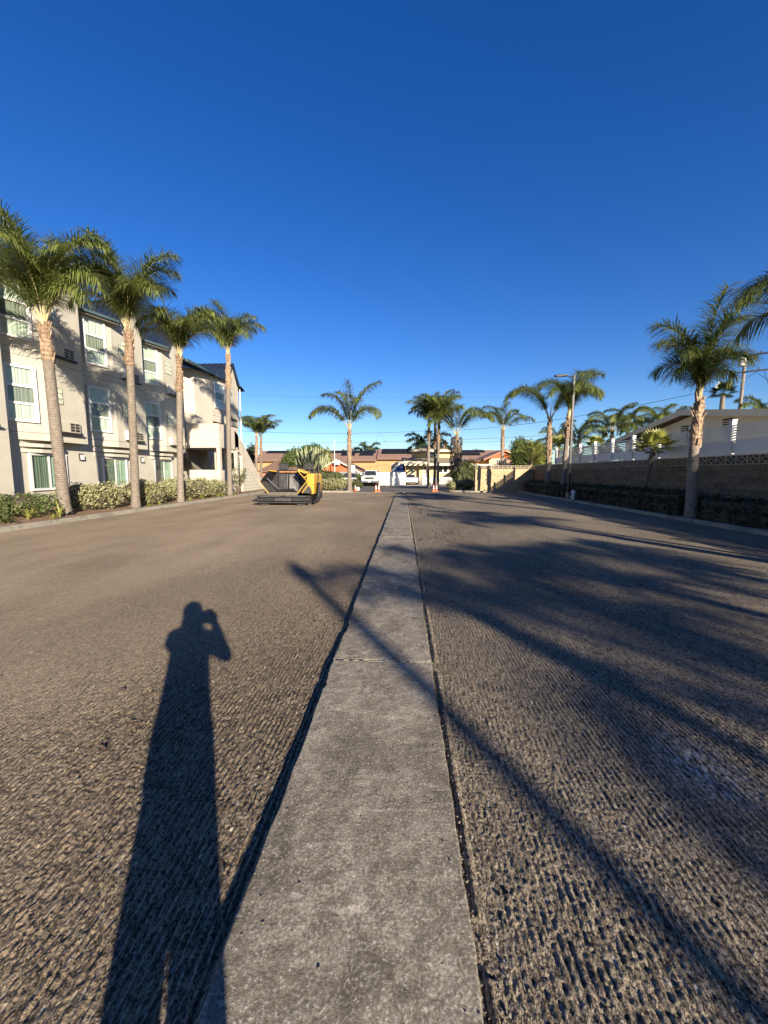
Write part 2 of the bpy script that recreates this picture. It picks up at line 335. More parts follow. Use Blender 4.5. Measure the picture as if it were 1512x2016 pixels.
# ---------------------------------------------------------------- ground
def hash2(i, j, seed):
    n = (i.astype(np.int64) * 374761393 + j.astype(np.int64) * 668265263 + seed * 1274126177) & 0xffffffff
    n = ((n ^ (n >> 13)) * 1274126177) & 0xffffffff
    return ((n ^ (n >> 16)) & 0xffff) / 65535.0
def vnoise(x, y, seed=0):
    i = np.floor(x); j = np.floor(y); u = x - i; w = y - j; u = u * u * (3 - 2 * u); w = w * w * (3 - 2 * w)
    i = i.astype(np.int64); j = j.astype(np.int64)
    return (hash2(i, j, seed) * (1 - u) + hash2(i + 1, j, seed) * u) * (1 - w) + (hash2(i, j + 1, seed) * (1 - u) + hash2(i + 1, j + 1, seed) * u) * w
def mill_height(x, y, seed, rough):
    wob = .012 * vnoise(x * 1.3, y * .8, seed + 9) + .25 * x * vnoise(y * .05, x * .1, seed + 12) * .02
    xx = x + wob
    h = .0050 * (vnoise(xx / .013, y / .034, seed) - .5) + .0065 * (vnoise(xx / .009, y / .011, seed + 1) - .5)
    h += .0042 * np.cos(2 * math.pi * xx / .030 + 1.2 * vnoise(x / .3, y / .15, seed + 2)) * (.25 + vnoise(x / .09, y / .07, seed + 7))
    h += .003 * (vnoise(x / .11, y / .13, seed + 3) - .5) + .009 * (vnoise(x / 1.1, y / 2.0, seed + 4) - .5)
    deep = np.clip(vnoise(x / .009, y / .013, seed + 6) - .62, 0, 1) * .011
    smooth = .45 + .75 * vnoise(x / .7, y / 1.1, seed + 5)
    return (h - deep) * smooth * rough
def grid_mesh(name, xs, ys, zf, m):
    X, Y = np.meshgrid(xs, ys); Z = zf(X, Y); nx, ny = len(xs), len(ys)
    V = np.stack([X.ravel(), Y.ravel(), Z.ravel()], 1)
    idx = np.arange(nx * ny).reshape(ny, nx)
    Fq = np.stack([idx[:-1, :-1].ravel(), idx[:-1, 1:].ravel(), idx[1:, 1:].ravel(), idx[1:, :-1].ravel()], 1)
    return np_mesh(name, V, Fq, m, True)
def ylines(y1):
    ys = [-22, -16, -10, -5, -2, -.5, .2]; y = .75
    while y < y1:
        ys.append(y); y += .0060 if y < 1.7 else .0021 * y * y
    ys.append(y1); return np.array(ys)
def xlines(x0, x1, s):
    xs = []; x = abs(x0)
    while x < abs(x1):
        xs.append(x * s); x += max(.0055, x * .005)
    xs.append(x1); xs = np.array(xs); return xs if s > 0 else xs[::-1]
SL, SRR = -.555, .232                               # edges of the concrete gutter
YE = 29.8
big = MB().quad((-500, -200, -.10), (500, -200, -.10), (500, 1500, -.10), (-500, 1500, -.10)).build('ground', M['earth']); tag(big, kind='structure')
def zl(X, Y):
    near = np.clip((SL - X) / .5, 0, 1)
    a = mill_height(X, Y, 3, 1.0) * (.45 + .55 * np.clip((X + 3.2) / 1.6, 0, 1))
    return a - .004
def zr(X, Y):
    ridge = .018 * np.exp(-((X - SRR - .035) / .016) ** 2) * (vnoise(X * 0 + 5, Y / .22, 77) > .3)
    return mill_height(X, Y, 31, 1.0) + ridge + .026
o = link('parking_lot', grid_mesh('parking_lot', xlines(SL, -10.4, -1), ylines(YE), zl, M['mill_l'])); tag(o, kind='structure')
o = link('parking_lot', grid_mesh('parking_lot', xlines(SRR, 8.75, 1), ylines(YE), zr, M['mill_r'])); tag(o, kind='structure')
# concrete gutter strip: separate slabs with ragged edges
gut = bpy.data.objects.new('concrete_strip', None); COL.objects.link(gut); tag(gut, kind='structure')
joints = [-5.0, 2.955, 8.9, 14.9, 20.9, 26.2]
def slab(y0, y1, drop):
    wide = SRR - SL - .004
    us = np.linspace(0, 1, 90 if y0 < 4 else 20)
    if y0 < 0: ys = np.concatenate([[y0, -2, 0], np.arange(.7, y1 - .03, .011), [y1 - .04, y1 - .020, y1 - .018]])
    elif y0 < 4: ys = np.concatenate([[y0 + .008, y0 + .014, y0 + .024], np.arange(y0 + .04, y1, .025), [y1]])
    else: ys = np.linspace(y0 + .006, y1, 60)
    U, Y = np.meshgrid(us, ys)
    eL = .010 * (vnoise(Y / .12, Y * 0, 5) - .5) + .012 * (vnoise(Y / .5, Y * 0, 6) - .5); eR = .010 * (vnoise(Y / .1, Y * 0, 7) - .5) + .012 * (vnoise(Y / .6, Y * 0, 8) - .5)
    chip = .02 * np.clip(vnoise(Y / .16, Y * 0, 15) - .78, 0, 1) / .22
    X0 = SL + .002 + eL + chip; X1 = SRR - .006 + eR; X = X0 + (X1 - X0) * U
    Z = .050 + .0025 * (vnoise(X / .05, Y / .05, 2) - .5) + .0022 * (vnoise(X / .014, Y / .014, 4) - .5) + .006 * (vnoise(X / .5, Y / .9, 3) - .5)
    spall = np.clip(vnoise(X / .09, Y / .04, 18) - .68, 0, 1) * .02; Z = Z - spall * (np.abs(Y - 2.955) < .10)
    Z = Z + drop + (.004 if y0 < 0 else 0)
    edge = (U == 0) | (U == 1)
    ny, nx = X.shape
    # skirt
    Xs = np.concatenate([X[:, :1], X, X[:, -1:]], 1); Ys = np.concatenate([Y[:, :1], Y, Y[:, -1:]], 1); Zs = np.concatenate([Z[:, :1] * 0 - .06, Z, Z[:, :1] * 0 - .06], 1)
    Xs = np.concatenate([Xs[:1], Xs, Xs[-1:]], 0); Ys = np.concatenate([Ys[:1], Ys, Ys[-1:]], 0); Zs = np.concatenate([Zs[:1] * 0 - .06, Zs, Zs[:1] * 0 - .06], 0)
    ny, nx = Xs.shape; V = np.stack([Xs.ravel(), Ys.ravel(), Zs.ravel()], 1); idx = np.arange(nx * ny).reshape(ny, nx)
    Fq = np.stack([idx[:-1, :-1].ravel(), idx[:-1, 1:].ravel(), idx[1:, 1:].ravel(), idx[1:, :-1].ravel()], 1)
    link('slab', np_mesh('slab', V, Fq, M['conc'], False), gut)
for k_, (a, b) in enumerate(zip(joints[:-1], joints[1:])): slab(a, b, -.004 * k_)
# black tack band along the left kerb edge + street + drive
def sheet(name, pts, z, m, kind='structure'):
    o = MB().quad(*[(x, y, z) for x, y in pts]).build(name, m); tag(o, kind=kind); return o
sheet('street', [(-60, YE + .3), (60, YE + .3), (60, 42.6), (-60, 42.6)], .0, M['street'])
sheet('driveway', [(-2.6, 42.7), (3.3, 42.7), (3.3, 60), (-2.6, 60)], .012, M['drive'])
sheet('driveway', [(-6.2, 42.7), (-2.62, 42.7), (-2.62, 62), (-6.2, 62)], .010, M['street'])
sheet('patio_ground', [(3.32, 42.7), (60, 42.7), (60, 120), (3.32, 120)], .004, M['earth'])
g = MB()
for i in range(12):
    x0 = -4.1 + i * .62; g.box(x0, x0 + .6, YE + .02, YE + .28, -.05, .012)
tag(g.build('gutter_band', M['curb'], bev=.004), kind='structure')
# kerbs: each cast length a part
def kerb(name, path, w=.16, h=.13, seg=3.0, m=None):
    e = bpy.data.objects.new(name, None); COL.objects.link(e); tag(e, kind='structure')
    for (x0, y0), (x1, y1) in zip(path[:-1], path[1:]):
        L = math.hypot(x1 - x0, y1 - y0); n = max(1, round(L / seg)); d = ((x1 - x0) / L, (y1 - y0) / L); nrm = (-d[1], d[0])
        for k in range(n):
            a = L * k / n + .004; b = L * (k + 1) / n - .004
            p = [(x0 + d[0] * s + nrm[0] * q, y0 + d[1] * s + nrm[1] * q) for s, q in ((a, 0), (b, 0), (b, w), (a, w))]
            MB().prism(p, -.08, h).build('kerb_stone', m or M['curb'], e, bev=.012)
kerb('kerb', [(-10.42, -8), (-10.42, 23.5), (-10.6, 29.0)], .17)
kerb('kerb', [(8.95, 30.6), (8.78, 27.5), (8.78, -22)], .17)
arc = [(-7.4, 29.75), (-4.7, 29.6), (-4.25, 29.8), (-4.05, 30.2), (-4.05, 31.0), (-4.5, 31.6)]
kerb('kerb', [(a[0], a[1]) for a in arc][::-1][::-1], .15, .12)
kerb('kerb', [(3.3, 32.2), (3.7, 30.9), (5.6, 30.15), (8.95, 30.6)], .15, .12)
# planting beds (lumpy mulch)
def bed(x0, x1, y0, y1, z=.09, s=.12):
    xs = np.arange(x0, x1 + s, s); ys = np.arange(y0, y1 + s * 2, s * 2)
    o = link('planting_bed', grid_mesh('planting_bed', xs, ys, lambda X, Y: z + .05 * (vnoise(X / .25, Y / .3, 4) - .5) + .02 * (vnoise(X / .09, Y / .09, 6) - .5), M['soil'])); tag(o, kind='structure')
bed(-16.2, -10.60, 5, 40, .085); bed(8.97, 10.75, -14, 31, .085); bed(-7.4, -4.2, 29.9, 32, .09, .15); bed(3.6, 9.5, 30.7, 33.0, .08, .2)
# leaf litter and clods on the lot
rnd = random.Random(4)
lm = simple('dry_leaf', (.10, .055, .03), .8, .3)
def gp(x, y):
    d = ray(x, y); t = -CH / d.z; return Vector((0, 0, CH)) + d * t
LL = ['dry leaf lying farthest from the shadow, upper of the close pair', 'dry leaf touching distance below its twin in the close pair', 'dry leaf halfway between the close pair and the shadow of the jacket', 'single dry leaf nearest the lower left corner', 'dry leaf between the close pair and the shadow edge', 'dry leaf lying inside the shadow of the torso']
for i, (x, y) in enumerate([(232, 1350), (242, 1362), (258, 1428), (200, 1480), (300, 1368), (360, 1345)]):
    p = gp(x, y); a = rnd.random() * 6.28; s = .022 + rnd.random() * .014; mb = MB()
    c, q = math.cos(a), math.sin(a)
    pt = [(-1, 0, .0), (-.3, .45, .3), (.5, .35, .35), (1, 0, .15), (.5, -.4, .5), (-.4, -.4, .35)]
    mb.quad(*[(p.x + (u * c - v * q) * s, p.y + (u * q + v * c) * s, .012 + w * s) for u, v, w in pt])
    tag(mb.build('fallen_leaf', lm), LL[i], 'leaf', 'dry leaves on the asphalt')

rg = np.random.RandomState(5); nC = 1900
side = rg.rand(nC); yy = .8 + 9 * rg.rand(nC) ** 1.8
xx = np.where(side < .38, SL + .02 + rg.exponential(.035, nC), np.where(side < .8, SRR + .01 + rg.exponential(.05, nC) * np.sign(rg.rand(nC) - .35), rg.uniform(-4, 4, nC)))
zz = np.where((xx > SL + .01) & (xx < SRR - .01), .052, np.where(xx > SRR, .034, .006)); sz = .0020 + .0036 * rg.rand(nC) ** 2.2
T8 = np.array([(-1, -1, 0), (1, -1, 0), (1, 1, 0), (-1, 1, 0), (-.6, -.7, 1), (.7, -.5, 1.1), (.5, .6, .9), (-.7, .5, 1.2)])
F6 = np.array([(4, 5, 6, 7), (0, 1, 5, 4), (1, 2, 6, 5), (2, 3, 7, 6), (3, 0, 4, 7)])
an = rg.rand(nC) * 6.28; V = T8[None] * sz[:, None, None] * rg.uniform(.6, 1.3, (nC, 1, 3)); ca, sa = np.cos(an)[:, None], np.sin(an)[:, None]
V = np.stack([V[:, :, 0] * ca - V[:, :, 1] * sa + xx[:, None], V[:, :, 0] * sa + V[:, :, 1] * ca + yy[:, None], V[:, :, 2] + zz[:, None]], 2).reshape(-1, 3)
o = link('asphalt_crumbs', np_mesh('asphalt_crumbs', V, (F6[None] + 8 * np.arange(nC)[:, None, None]).reshape(-1, 4), simple('asphalt_crumb', (.13, .11, .09), .9, .6, 60))); tag(o, 'loose asphalt crumbs scattered beside the concrete strip', kind='stuff')

# ---------------------------------------------------------------- foliage builders
def leaf_cloud(centers, radii, n, size, seed, m, name='foliage', squash=1.0, shell=.55, aspect=.55, boxy=0.0):
    rg = np.random.RandomState(seed); C = np.array(centers, float); Rr = np.array(radii, float)
    if Rr.ndim == 1: Rr = np.stack([Rr, Rr, Rr], 1)
    vol = (Rr.prod(1)) ** (2 / 3); pick = rg.choice(len(C), n, p=vol / vol.sum())
    d = rg.normal(size=(n, 3)); d /= np.linalg.norm(d, axis=1)[:, None]
    if boxy: mx = np.abs(d).max(1)[:, None]; d = d * (1 - boxy) + boxy * d / mx * .82
    rr = shell + (1 - shell) * rg.rand(n) ** .6
    lump = 1 + .16 * np.sin(d[:, 0] * 5 + pick) * np.cos(d[:, 1] * 4.3 + pick * 2) + .12 * np.sin(d[:, 2] * 9 + d[:, 0] * 7)
    P = C[pick] + d * (rr * lump)[:, None] * Rr[pick]
    nrm = d + rg.normal(size=(n, 3)) * .75; nrm /= np.linalg.norm(nrm, axis=1)[:, None]
    t = np.cross(nrm, rg.normal(size=(n, 3))); t /= np.linalg.norm(t, axis=1)[:, None]; b = np.cross(nrm, t)
    s = size * (.6 + .8 * rg.rand(n))[:, None]
    V = np.stack([P - t * s, P - b * s * aspect + nrm * s * .15, P + t * s, P + b * s * aspect + nrm * s * .15], 1).reshape(-1, 3)
    return np_mesh(name, V, np.arange(4 * n).reshape(n, 4), m)
def blob(c, r, m, name, parent, seed=0, k=.15):
    mb = MB(); ns, nr = 14, 9
    for i in range(nr + 1):
        th = math.pi * i / nr
        for j in range(ns):
            ph = 2 * math.pi * j / ns; d = Vector((math.sin(th) * math.cos(ph), math.sin(th) * math.sin(ph), math.cos(th)))
            q = 1 + k * (mnoise.noise(d * 2.3 + Vector((seed, 0, 0))))
            mb.v.append((c[0] + d.x * r[0] * q, c[1] + d.y * r[1] * q, c[2] + d.z * r[2] * q))
    for i in range(nr):
        for j in range(ns):
            a = i * ns + j; b = i * ns + (j + 1) % ns; mb.f.append((a, b, b + ns, a + ns))
    return mb.build(name, m, parent)
def bush(loc, r, label, m, n=2600, size=.035, seed=1, cat='shrub', name='clipped_shrub', group=None, boxy=.0, clumps=7):
    e = empty(name, loc, label, cat, group); rg = random.Random(seed); rx, ry, rz = r
    C = [(0, 0, rz)]; RR = [(rx, ry, rz)]
    for i in range(clumps):
        a = rg.random() * 6.28; k = .45 + .25 * rg.random()
        C.append((math.cos(a) * rx * .62, math.sin(a) * ry * .62, rz * (.75 + .7 * rg.random()))); RR.append((rx * k, ry * k, rz * k))
    link('foliage', leaf_cloud(C, RR, n, size, seed, m, boxy=boxy), e)
    blob((0, 0, rz * 1.0), (rx * .74, ry * .74, rz * .80), M['twig'], 'stems', e, seed)
    return e

# feather palm frond -------------------------------------------------------
_fc = {}
def frond_mesh(e0, bend, L, seed, dens=1.0, hang=1.0, m=None, wid=.0105, ll=.74):
    key = (round(e0), round(bend), round(L, 1), seed % 3, dens, hang, m.name, wid, ll)
    if key in _fc: return _fc[key]
    rg = random.Random(seed); pts = []; x = z = 0.0; ns = 22
    for i in range(ns + 1):
        s = i / ns; pts.append(Vector((x, 0, z)))
        e = R(e0 - bend * s ** 2.0); x += math.cos(e) * L / ns; z += math.sin(e) * L / ns
    def at(s):
        q = min(s * ns, ns - 1e-6); i = int(q); return pts[i].lerp(pts[i + 1], q - i), (pts[i + 1] - pts[i]).normalized()
    mb = MB(); mb.tube([at(s)[0] for s in (0, .12, .3, .5, .75, 1)], [.042, .024, .017, .012, .008, .003], 5)
    nr = len(mb.f)
    step = .024 / dens; s = .20
    while s < 1:
        p, t = at(s); u = (s - .20) / .80
        ln = ll * (.45 + .75 * math.sin(math.pi * min(1, .12 + u * .84))) * (.85 + .3 * rg.random())
        for sd in (-1, 1):
            for rep in range(2):
                lift = rg.uniform(-.8, .95); nrm = Vector((-t.z, 0, t.x))
                d = (Vector((0, sd, 0)) * 1.0 + t * (.55 + .6 * u) + nrm * lift).normalized()
                a = p.copy(); w = wid * (.8 + .4 * rg.random()); prev = None; segs = 3
                for k in range(segs + 1):
                    side = d.cross(Vector((0, 0, 1)));
                    if side.length < .15: side = t.copy()
                    side.normalize(); ww = w * (1.0, 1.1, .75, .06)[k]
                    cur = (len(mb.v), len(mb.v) + 1); mb.v += [tuple(a - side * ww), tuple(a + side * ww)]
                    if prev: mb.f.append((prev[0], prev[1], cur[1], cur[0]))
                    prev = cur; a = a + d * (ln / segs); d = (d + Vector((0, 0, -1)) * (.30 + .42 * rg.random()) * hang).normalized()
        s += step / L * (.8 + .4 * rg.random()) * 1.25
    me = mb.mesh('frond', m); me.materials.append(M['petiole'])
    mi = np.zeros(len(me.polygons), np.int32); mi[:nr] = 1; me.polygons.foreach_set('material_index', mi); _fc[key] = me; return me

def palm(base, top, r0, r1, fronds, label, boots=1.0, seed=0, dens=1.0, m=None, hang=1.0, shaft=.9, name='queen_palm', cat='palm tree', group=None, bootmat=None, wid=.0105, ll=.74, bulge=1.25):
    """fronds: (azimuth, start elevation, bend, length)."""
    m = m or M['frond']; base = Vector(base); top = Vector(top); e = empty(name, base, label, cat, group); T = top - base; rg = random.Random(seed)
    H = T.length; k = max(0, 1 - boots / H)
    # trunk with flared foot, slight sway
    sway = Vector((rg.uniform(-.06, .06), rg.uniform(-.06, .06), 0)); nn = 26; pts = []; rad = []
    for i in range(nn + 1):
        s = i / nn * k; pts.append(T * s + sway * math.sin(s * math.pi)); foot = r0 * .38 * math.exp(-s * H / .28)
        rad.append((r0 + (r1 - r0) * s) + foot + .006 * (i % 2))
    mb = MB(); mb.tube(pts, rad, 14); mb.build('trunk', M['trunk'], e, smooth=True)
    if boots > 0:
        mb = MB(); cs = [k + (1 - k) * q for q in (0, .15, .35, .6, .8, 1.0)]
        mb.tube([T * s + sway * math.sin(s * math.pi) for s in cs], [r1 * q for q in (1.0, bulge * .96, bulge, bulge * .85, .8, .45)], 12)
        nb = int(26 * min(2, boots)) if dens > .5 else 12                        # overlapping cut leaf bases
        for i in range(nb):
            s = i / nb; a = i * 2.4 + rg.uniform(-.6, .6); c = T * (k + (1 - k) * s); rr = r1 * (bulge * (1 - .45 * s)); d = Vector((math.cos(a), math.sin(a), 0)); q = Vector((-d.y, d.x, 0))
            L = .20 + .28 * rg.random(); w = .05 + .05 * rg.random(); o = c + d * rr * .88 + Vector((0, 0, -.05)); t = o + d * rg.uniform(-.01, .13) + q * rg.uniform(-.10, .10) + Vector((0, 0, L))
            mb.hull([o - q * w, o + q * w, o + q * w * .8 - d * .06, o - q * w * .8 - d * .06], [t - q * w * .35, t + q * w * .35, t + q * w * .3 - d * .03, t - q * w * .3 - d * .03])
        mb.build('leaf_bases', bootmat or M['boot'], e)
    for i, (az, e0, bd, L) in enumerate(fronds):
        me = frond_mesh(e0, bd, L, seed * 7 + i, dens, hang, m, wid, ll)
        o = link('frond', me, e); a = R(az); o.location = T + Vector((math.cos(a), math.sin(a), 0)) * r1 * .25; o.rotation_euler = (0, 0, a)
    # spear
    mb = MB(); mb.tube([T, T + Vector((.02, 0, shaft * .6)), T + Vector((.05, .02, shaft * 1.1))], [r1 * .42, r1 * .22, .01], 6); mb.build('spear_leaf', M['petiole'], e)
    return e
def auto_fronds(n, L, seed, lo=20, hi=80, b0=70, b1=115, off=0):
    rg = random.Random(seed); out = []
    for i in range(n):
        q = i / max(1, n - 1); out.append(((i * 137.5 + off + rg.uniform(-15, 15)) % 360, round((hi - (hi - lo) * q) / 6) * 6, round((b0 + (b1 - b0) * rg.random()) / 10) * 10, round((L * rg.uniform(.85, 1.05)) * 5) / 5))
    return out

# ---------------------------------------------------------------- hotel building on the left
H = empty('hotel_building', (-16, 20, 0), 'three storey grey beige stucco building with stepped bays, white windows and dark blue metal roof', 'building')
HM = H.matrix_world.copy(); HO = Vector((-16, 20, 0))
def hb(mb, name, m, parent=None, **k):
    o = mb.build(name, m, parent or H, **k)
    if parent is None: o.location = -HO
    return o
def window(o, h, n, w, z0, z1, kind='triple'):
    """white vinyl window on a wall: o = left end point on the wall, h along, n outward. Frame is the part; pane, curtain, sash below it."""
    e = MB(); t = .10; D = .085
    e.obox(o, h, n, 0, w, z0, z0 + t, 0, D); e.obox(o, h, n, 0, w, z1 - t, z1, 0, D); e.obox(o, h, n, 0, t, z0 + t, z1 - t, 0, D); e.obox(o, h, n, w - t, w, z0 + t, z1 - t, 0, D)
    fr = hb(e, 'window', M['white'], bev=.006)
    if kind == 'triple':
        hh = (z1 - z0 - 2 * t); cuts = [z0 + t, z0 + t + hh * .315, z0 + t + hh * .655, z1 - t]
        for i, zc in enumerate(cuts[1:-1]):
            hb(MB().obox(o, h, n, t, w - t, zc - .045, zc + .045, .005, .07 + .008 * i), 'sash', M['white'], fr)
        bounds = [(cuts[0], cuts[1] - .045, 'curtain', 'glass'), (cuts[1] + .045, cuts[2] - .045, 'curtain', 'screen'), (cuts[2] + .045, cuts[3], 'curtain', 'glass')]
        for a, b, c, gl in bounds:
            hb(MB().obox(o, h, n, t + .001, w - t - .001, a, b, .046, .05), 'pane', M[gl], fr)
            hb(MB().obox(o, h, n, t, t + .022, a, b, .01, .062), 'sash_rail', M['white'], fr); hb(MB().obox(o, h, n, w - t - .022, w - t, a, b, .01, .062), 'sash_rail', M['white'], fr)
    else:
        md = w * .5; hb(MB().obox(o, h, n, md - .04, md + .04, z0 + t, z1 - t, .005, .072), 'sash', M['white'], fr)
        hb(MB().obox(o, h, n, t + .001, md - .04, z0 + t, z1 - t, .046, .05), 'pane', M['screen'], fr)
        hb(MB().obox(o, h, n, md + .04, w - t - .001, z0 + t, z1 - t, .046, .05), 'pane', M['glass'], fr)
    # pleated curtain
    mb = MB(); ov = Vector(o); hv = Vector(h); nv = Vector(n); k = int(w / .022); V = []
    for i in range(k + 1):
        a = t + (w - 2 * t) * i / k; d = .022 + .007 * math.sin(a * 52 + 3 * math.sin(a * 6.1 + z0 * 3)) + .005 * math.sin(a * 23 + z0 * 5)
        for z in (z0 + t, z1 - t): V.append(ov + hv * a + nv * d + Vector((0, 0, z)))
    mb.add(V, [(2 * i, 2 * i + 2, 2 * i + 3, 2 * i + 1) for i in range(k)])
    hb(mb, 'curtain', M['curtain'] if kind == 'triple' else M['drape'], fr)
    return fr
def children_fix():
    pass
XB, XA, XG = -14.6, -15.3, -15.05
ends = [9.75, 13.75, 17.35, 21.55, 25.4]
UP = (0, 0, 1)
fl2, fl3, top = 2.84, 6.02, 9.0
joint = MB(); groove = MB()
for i in range(len(ends) - 1):
    s, e_ = ends[i], ends[i + 1]; L = e_ - s; ay = s + L * .46
    hb(MB().prism([(-22, s + .001), (XA, s + .001), (XB, ay), (XB, e_), (-22, e_)], fl2, top), 'wall', M['stucco'])
    hb(MB().prism([(-22, s), (XG, s), (XG, e_), (-22, e_)], -.1, fl2 - .002), 'wall', M['stucco'])
    h = Vector((XB - XA, ay - s, 0)); La = h.length; h.normalize(); n = Vector((h.y, -h.x, 0))
    # stepped corbel ledges below the bay
    for (z, k, q) in ((2.62, .80, .30), (2.40, .62, .42)):
        hb(MB().prism([(XG, s + .35 + q), (XG + .40 * k, ay - .15), (XG + .40 * k, e_ - .9 - q), (XG, e_ - .9 - q)], z - .05, z + .09), 'ledge', M['stucco'])
    w = 1.04; o = Vector((XA, s, 0)) + h * (La - w - .30)
    for z0, z1 in ((3.52, 5.68), (6.68, 8.84)): window(o, h, n, w, z0, z1)
    window(Vector((XG, s + L * .30, 0)), Vector((0, 1, 0)), Vector((1, 0, 0)), 1.72, .80, 2.34, 'slider')
    nb = Vector((1, 0, 0)); hy = Vector((0, 1, 0)); yc = e_ - 1.05
    for z in (3.28, 6.42):
        ob = Vector((XB, yc - .56, 0)); a = MB(); a.obox(ob, hy, nb, 0, 1.14, z, z + .44, .0, .10)
        ac = hb(a, 'air_conditioner', M['stucco2'], bev=.01)
        hb(MB().obox(ob, hy, nb, -.12, -.001, z - .01, z + .46, 0, .16), 'side_panel', M['white'], ac)
        for c in range(2):
            for rr_ in range(3): hb(MB().obox(ob, hy, nb, .62 + c * .25, .83 + c * .25, z + .05 + rr_ * .125, z + .15 + rr_ * .125, .101, .108), 'grille', M['iron'], ac)
        hb(MB().obox(ob, hy, nb, -.10, 1.18, z - .085, z - .005, 0, .18), 'ledge', M['iron'])
    for z in (4.42, 7.60):
        ob = Vector((XB, yc - .78, 0)); f = MB(); f.obox(ob, hy, nb, 0, .66, z, z + .70, 0, .012); fr = hb(f, 'glass_block_window', M['joint'])
        for a in range(3):
            for b in range(3): hb(MB().obox(ob, hy, nb, .012 + a * .216, .214 + a * .216, z + .014 + b * .228, z + .226 + b * .228, .012, .035), 'glass_block', M['gblock'], fr, bev=.012)
    # wall lamp
    ob = Vector((XG, e_ - .05, 0)); lb = hb(MB().obox(ob, hy, nb, 0, .20, 2.10, 2.42, 0, .06), 'wall_lamp', M['black'])
    hb(MB().obox(ob, hy, nb, .025, .175, 2.14, 2.36, .061, .12), 'lamp_cover', M['pipe'], lb)
    for z in (3.13, 6.08, 6.34):
        hb(MB().obox((XB, ay, 0), hy, nb, 0, e_ - ay, z, z + .016, -.02, .003), 'control_joint', M['joint']); hb(MB().obox(Vector((XA, s, 0)), h, n, 0, La, z, z + .016, -.02, .003), 'control_joint', M['joint'])
    # asymmetric metal roof with its peak near the far end of each bay, ridge running back from the facade
    if i >= 1 or True:
        ov = .38; yp = e_ - .55; zp = 10.75; zl_, zr_ = 8.98, 9.02
        A = [(XB + ov * .5, s + .0, zl_ + .08), (XB + ov, ay, zl_ + .02), (XB + ov, yp, zp), (-22, yp, zp), (-22, s, zl_ + .12)]
        rf = MB()
        P0 = Vector((XA + ov, s - .05, zl_)); P1 = Vector((XB + ov, ay, zl_)); Pk = Vector((XB + .12, yp, zp)); Bk = Vector((-22, yp, zp)); B0 = Vector((-22, s - .05, zl_)); E1 = Vector((XB + .12, e_ + .12, 8.98)); E0 = Vector((-22, e_ + .12, 8.98))
        def thick(pts, t=.07):
            b = [p - Vector((0, 0, t)) for p in pts]; rf.hull([tuple(p) for p in b], [tuple(p) for p in pts])
        thick([P0, P1, Pk, Bk, B0]); thick([Pk, E1, E0, Bk])
        ro = hb(rf, 'roof', M['roofblue'])
        for k in range(16):                      # standing seams
            x = XB + .05 - k * .46; u0 = Vector((x, s if x < XA + ov else ay, 0)); lowy = s - .05 if x < XA else s + (x - XA) / (XB - XA) * (ay - s)
            a = Vector((x, lowy, zl_ + .02)); b = Vector((x, yp, zp + .02)); sm = MB(); sm.tube([a, b], .022, 4); hb(sm, 'seam', M['roofblue'], ro)
        g_ = MB(); g_.hull([(XB - .02, ay + .05, 8.95), (XB - .02, e_, 8.95), (XB - .02, yp, zp - .1)], [(XB - .3, ay + .05, 8.95), (XB - .3, e_, 8.95), (XB - .3, yp, zp - .1)]); hb(g_, 'gable_wall', M['stucco'])
        so_ = MB(); so_.prism([(XA + ov, s - .02), (XB + ov, ay), (XB + ov, ay + .25), (XB + .02, ay + .25), (XB + .02, ay + .02), (XA, s - .02)], 8.86, 8.93); hb(so_, 'soffit', M['soffit'])
        gt = MB(); q0 = Vector((XA + ov + .05, s - .05, 8.93)); q1 = Vector((XB + ov + .05, ay, 8.93)); dd = (q1 - q0); Lg = dd.length; dd.normalize(); gt.obox(q0, dd, (dd.y, -dd.x, 0), 0, Lg, 0, .12, -.04, .06); hb(gt, 'gutter', M['gutter'])
hb(MB().prism([(-16, 5), (XB, 5), (XB, 13.75), (-16, 13.75)], -.1, fl2 - .003), 'wall', M['stucco'])
# stair lobby between bay and end tower
hb(MB().prism([(-22, 25.41), (-15.9, 25.41), (-15.9, 26.9), (-15.0, 27.6), (XB - .12, 29.6), (-22, 29.6)], 3.2, 8.9), 'wall', M['stucco2'])
hb(MB().prism([(-22, 25.41), (-16.3, 25.41), (-16.3, 29.6), (-22, 29.6)], -.1, 3.198), 'wall', M['stucco2'])
gt = MB(); gt.obox((XB + .25, 25.6, 0), (0, 1, 0), (1, 0, 0), 0, 4.2, 8.86, 9.02, -.05, .08); hb(gt, 'gutter', M['gutter'])
lr = MB(); lr.hull([(XB + .2, 25.5, 8.9), (XB + .2, 29.8, 8.9), (-19, 29.8, 10.4), (-19, 25.5, 10.4)], [(XB + .2, 25.5, 9.02), (XB + .2, 29.8, 9.02), (-19, 29.8, 10.55), (-19, 25.5, 10.55)]); hb(lr, 'roof', M['roofblue'])
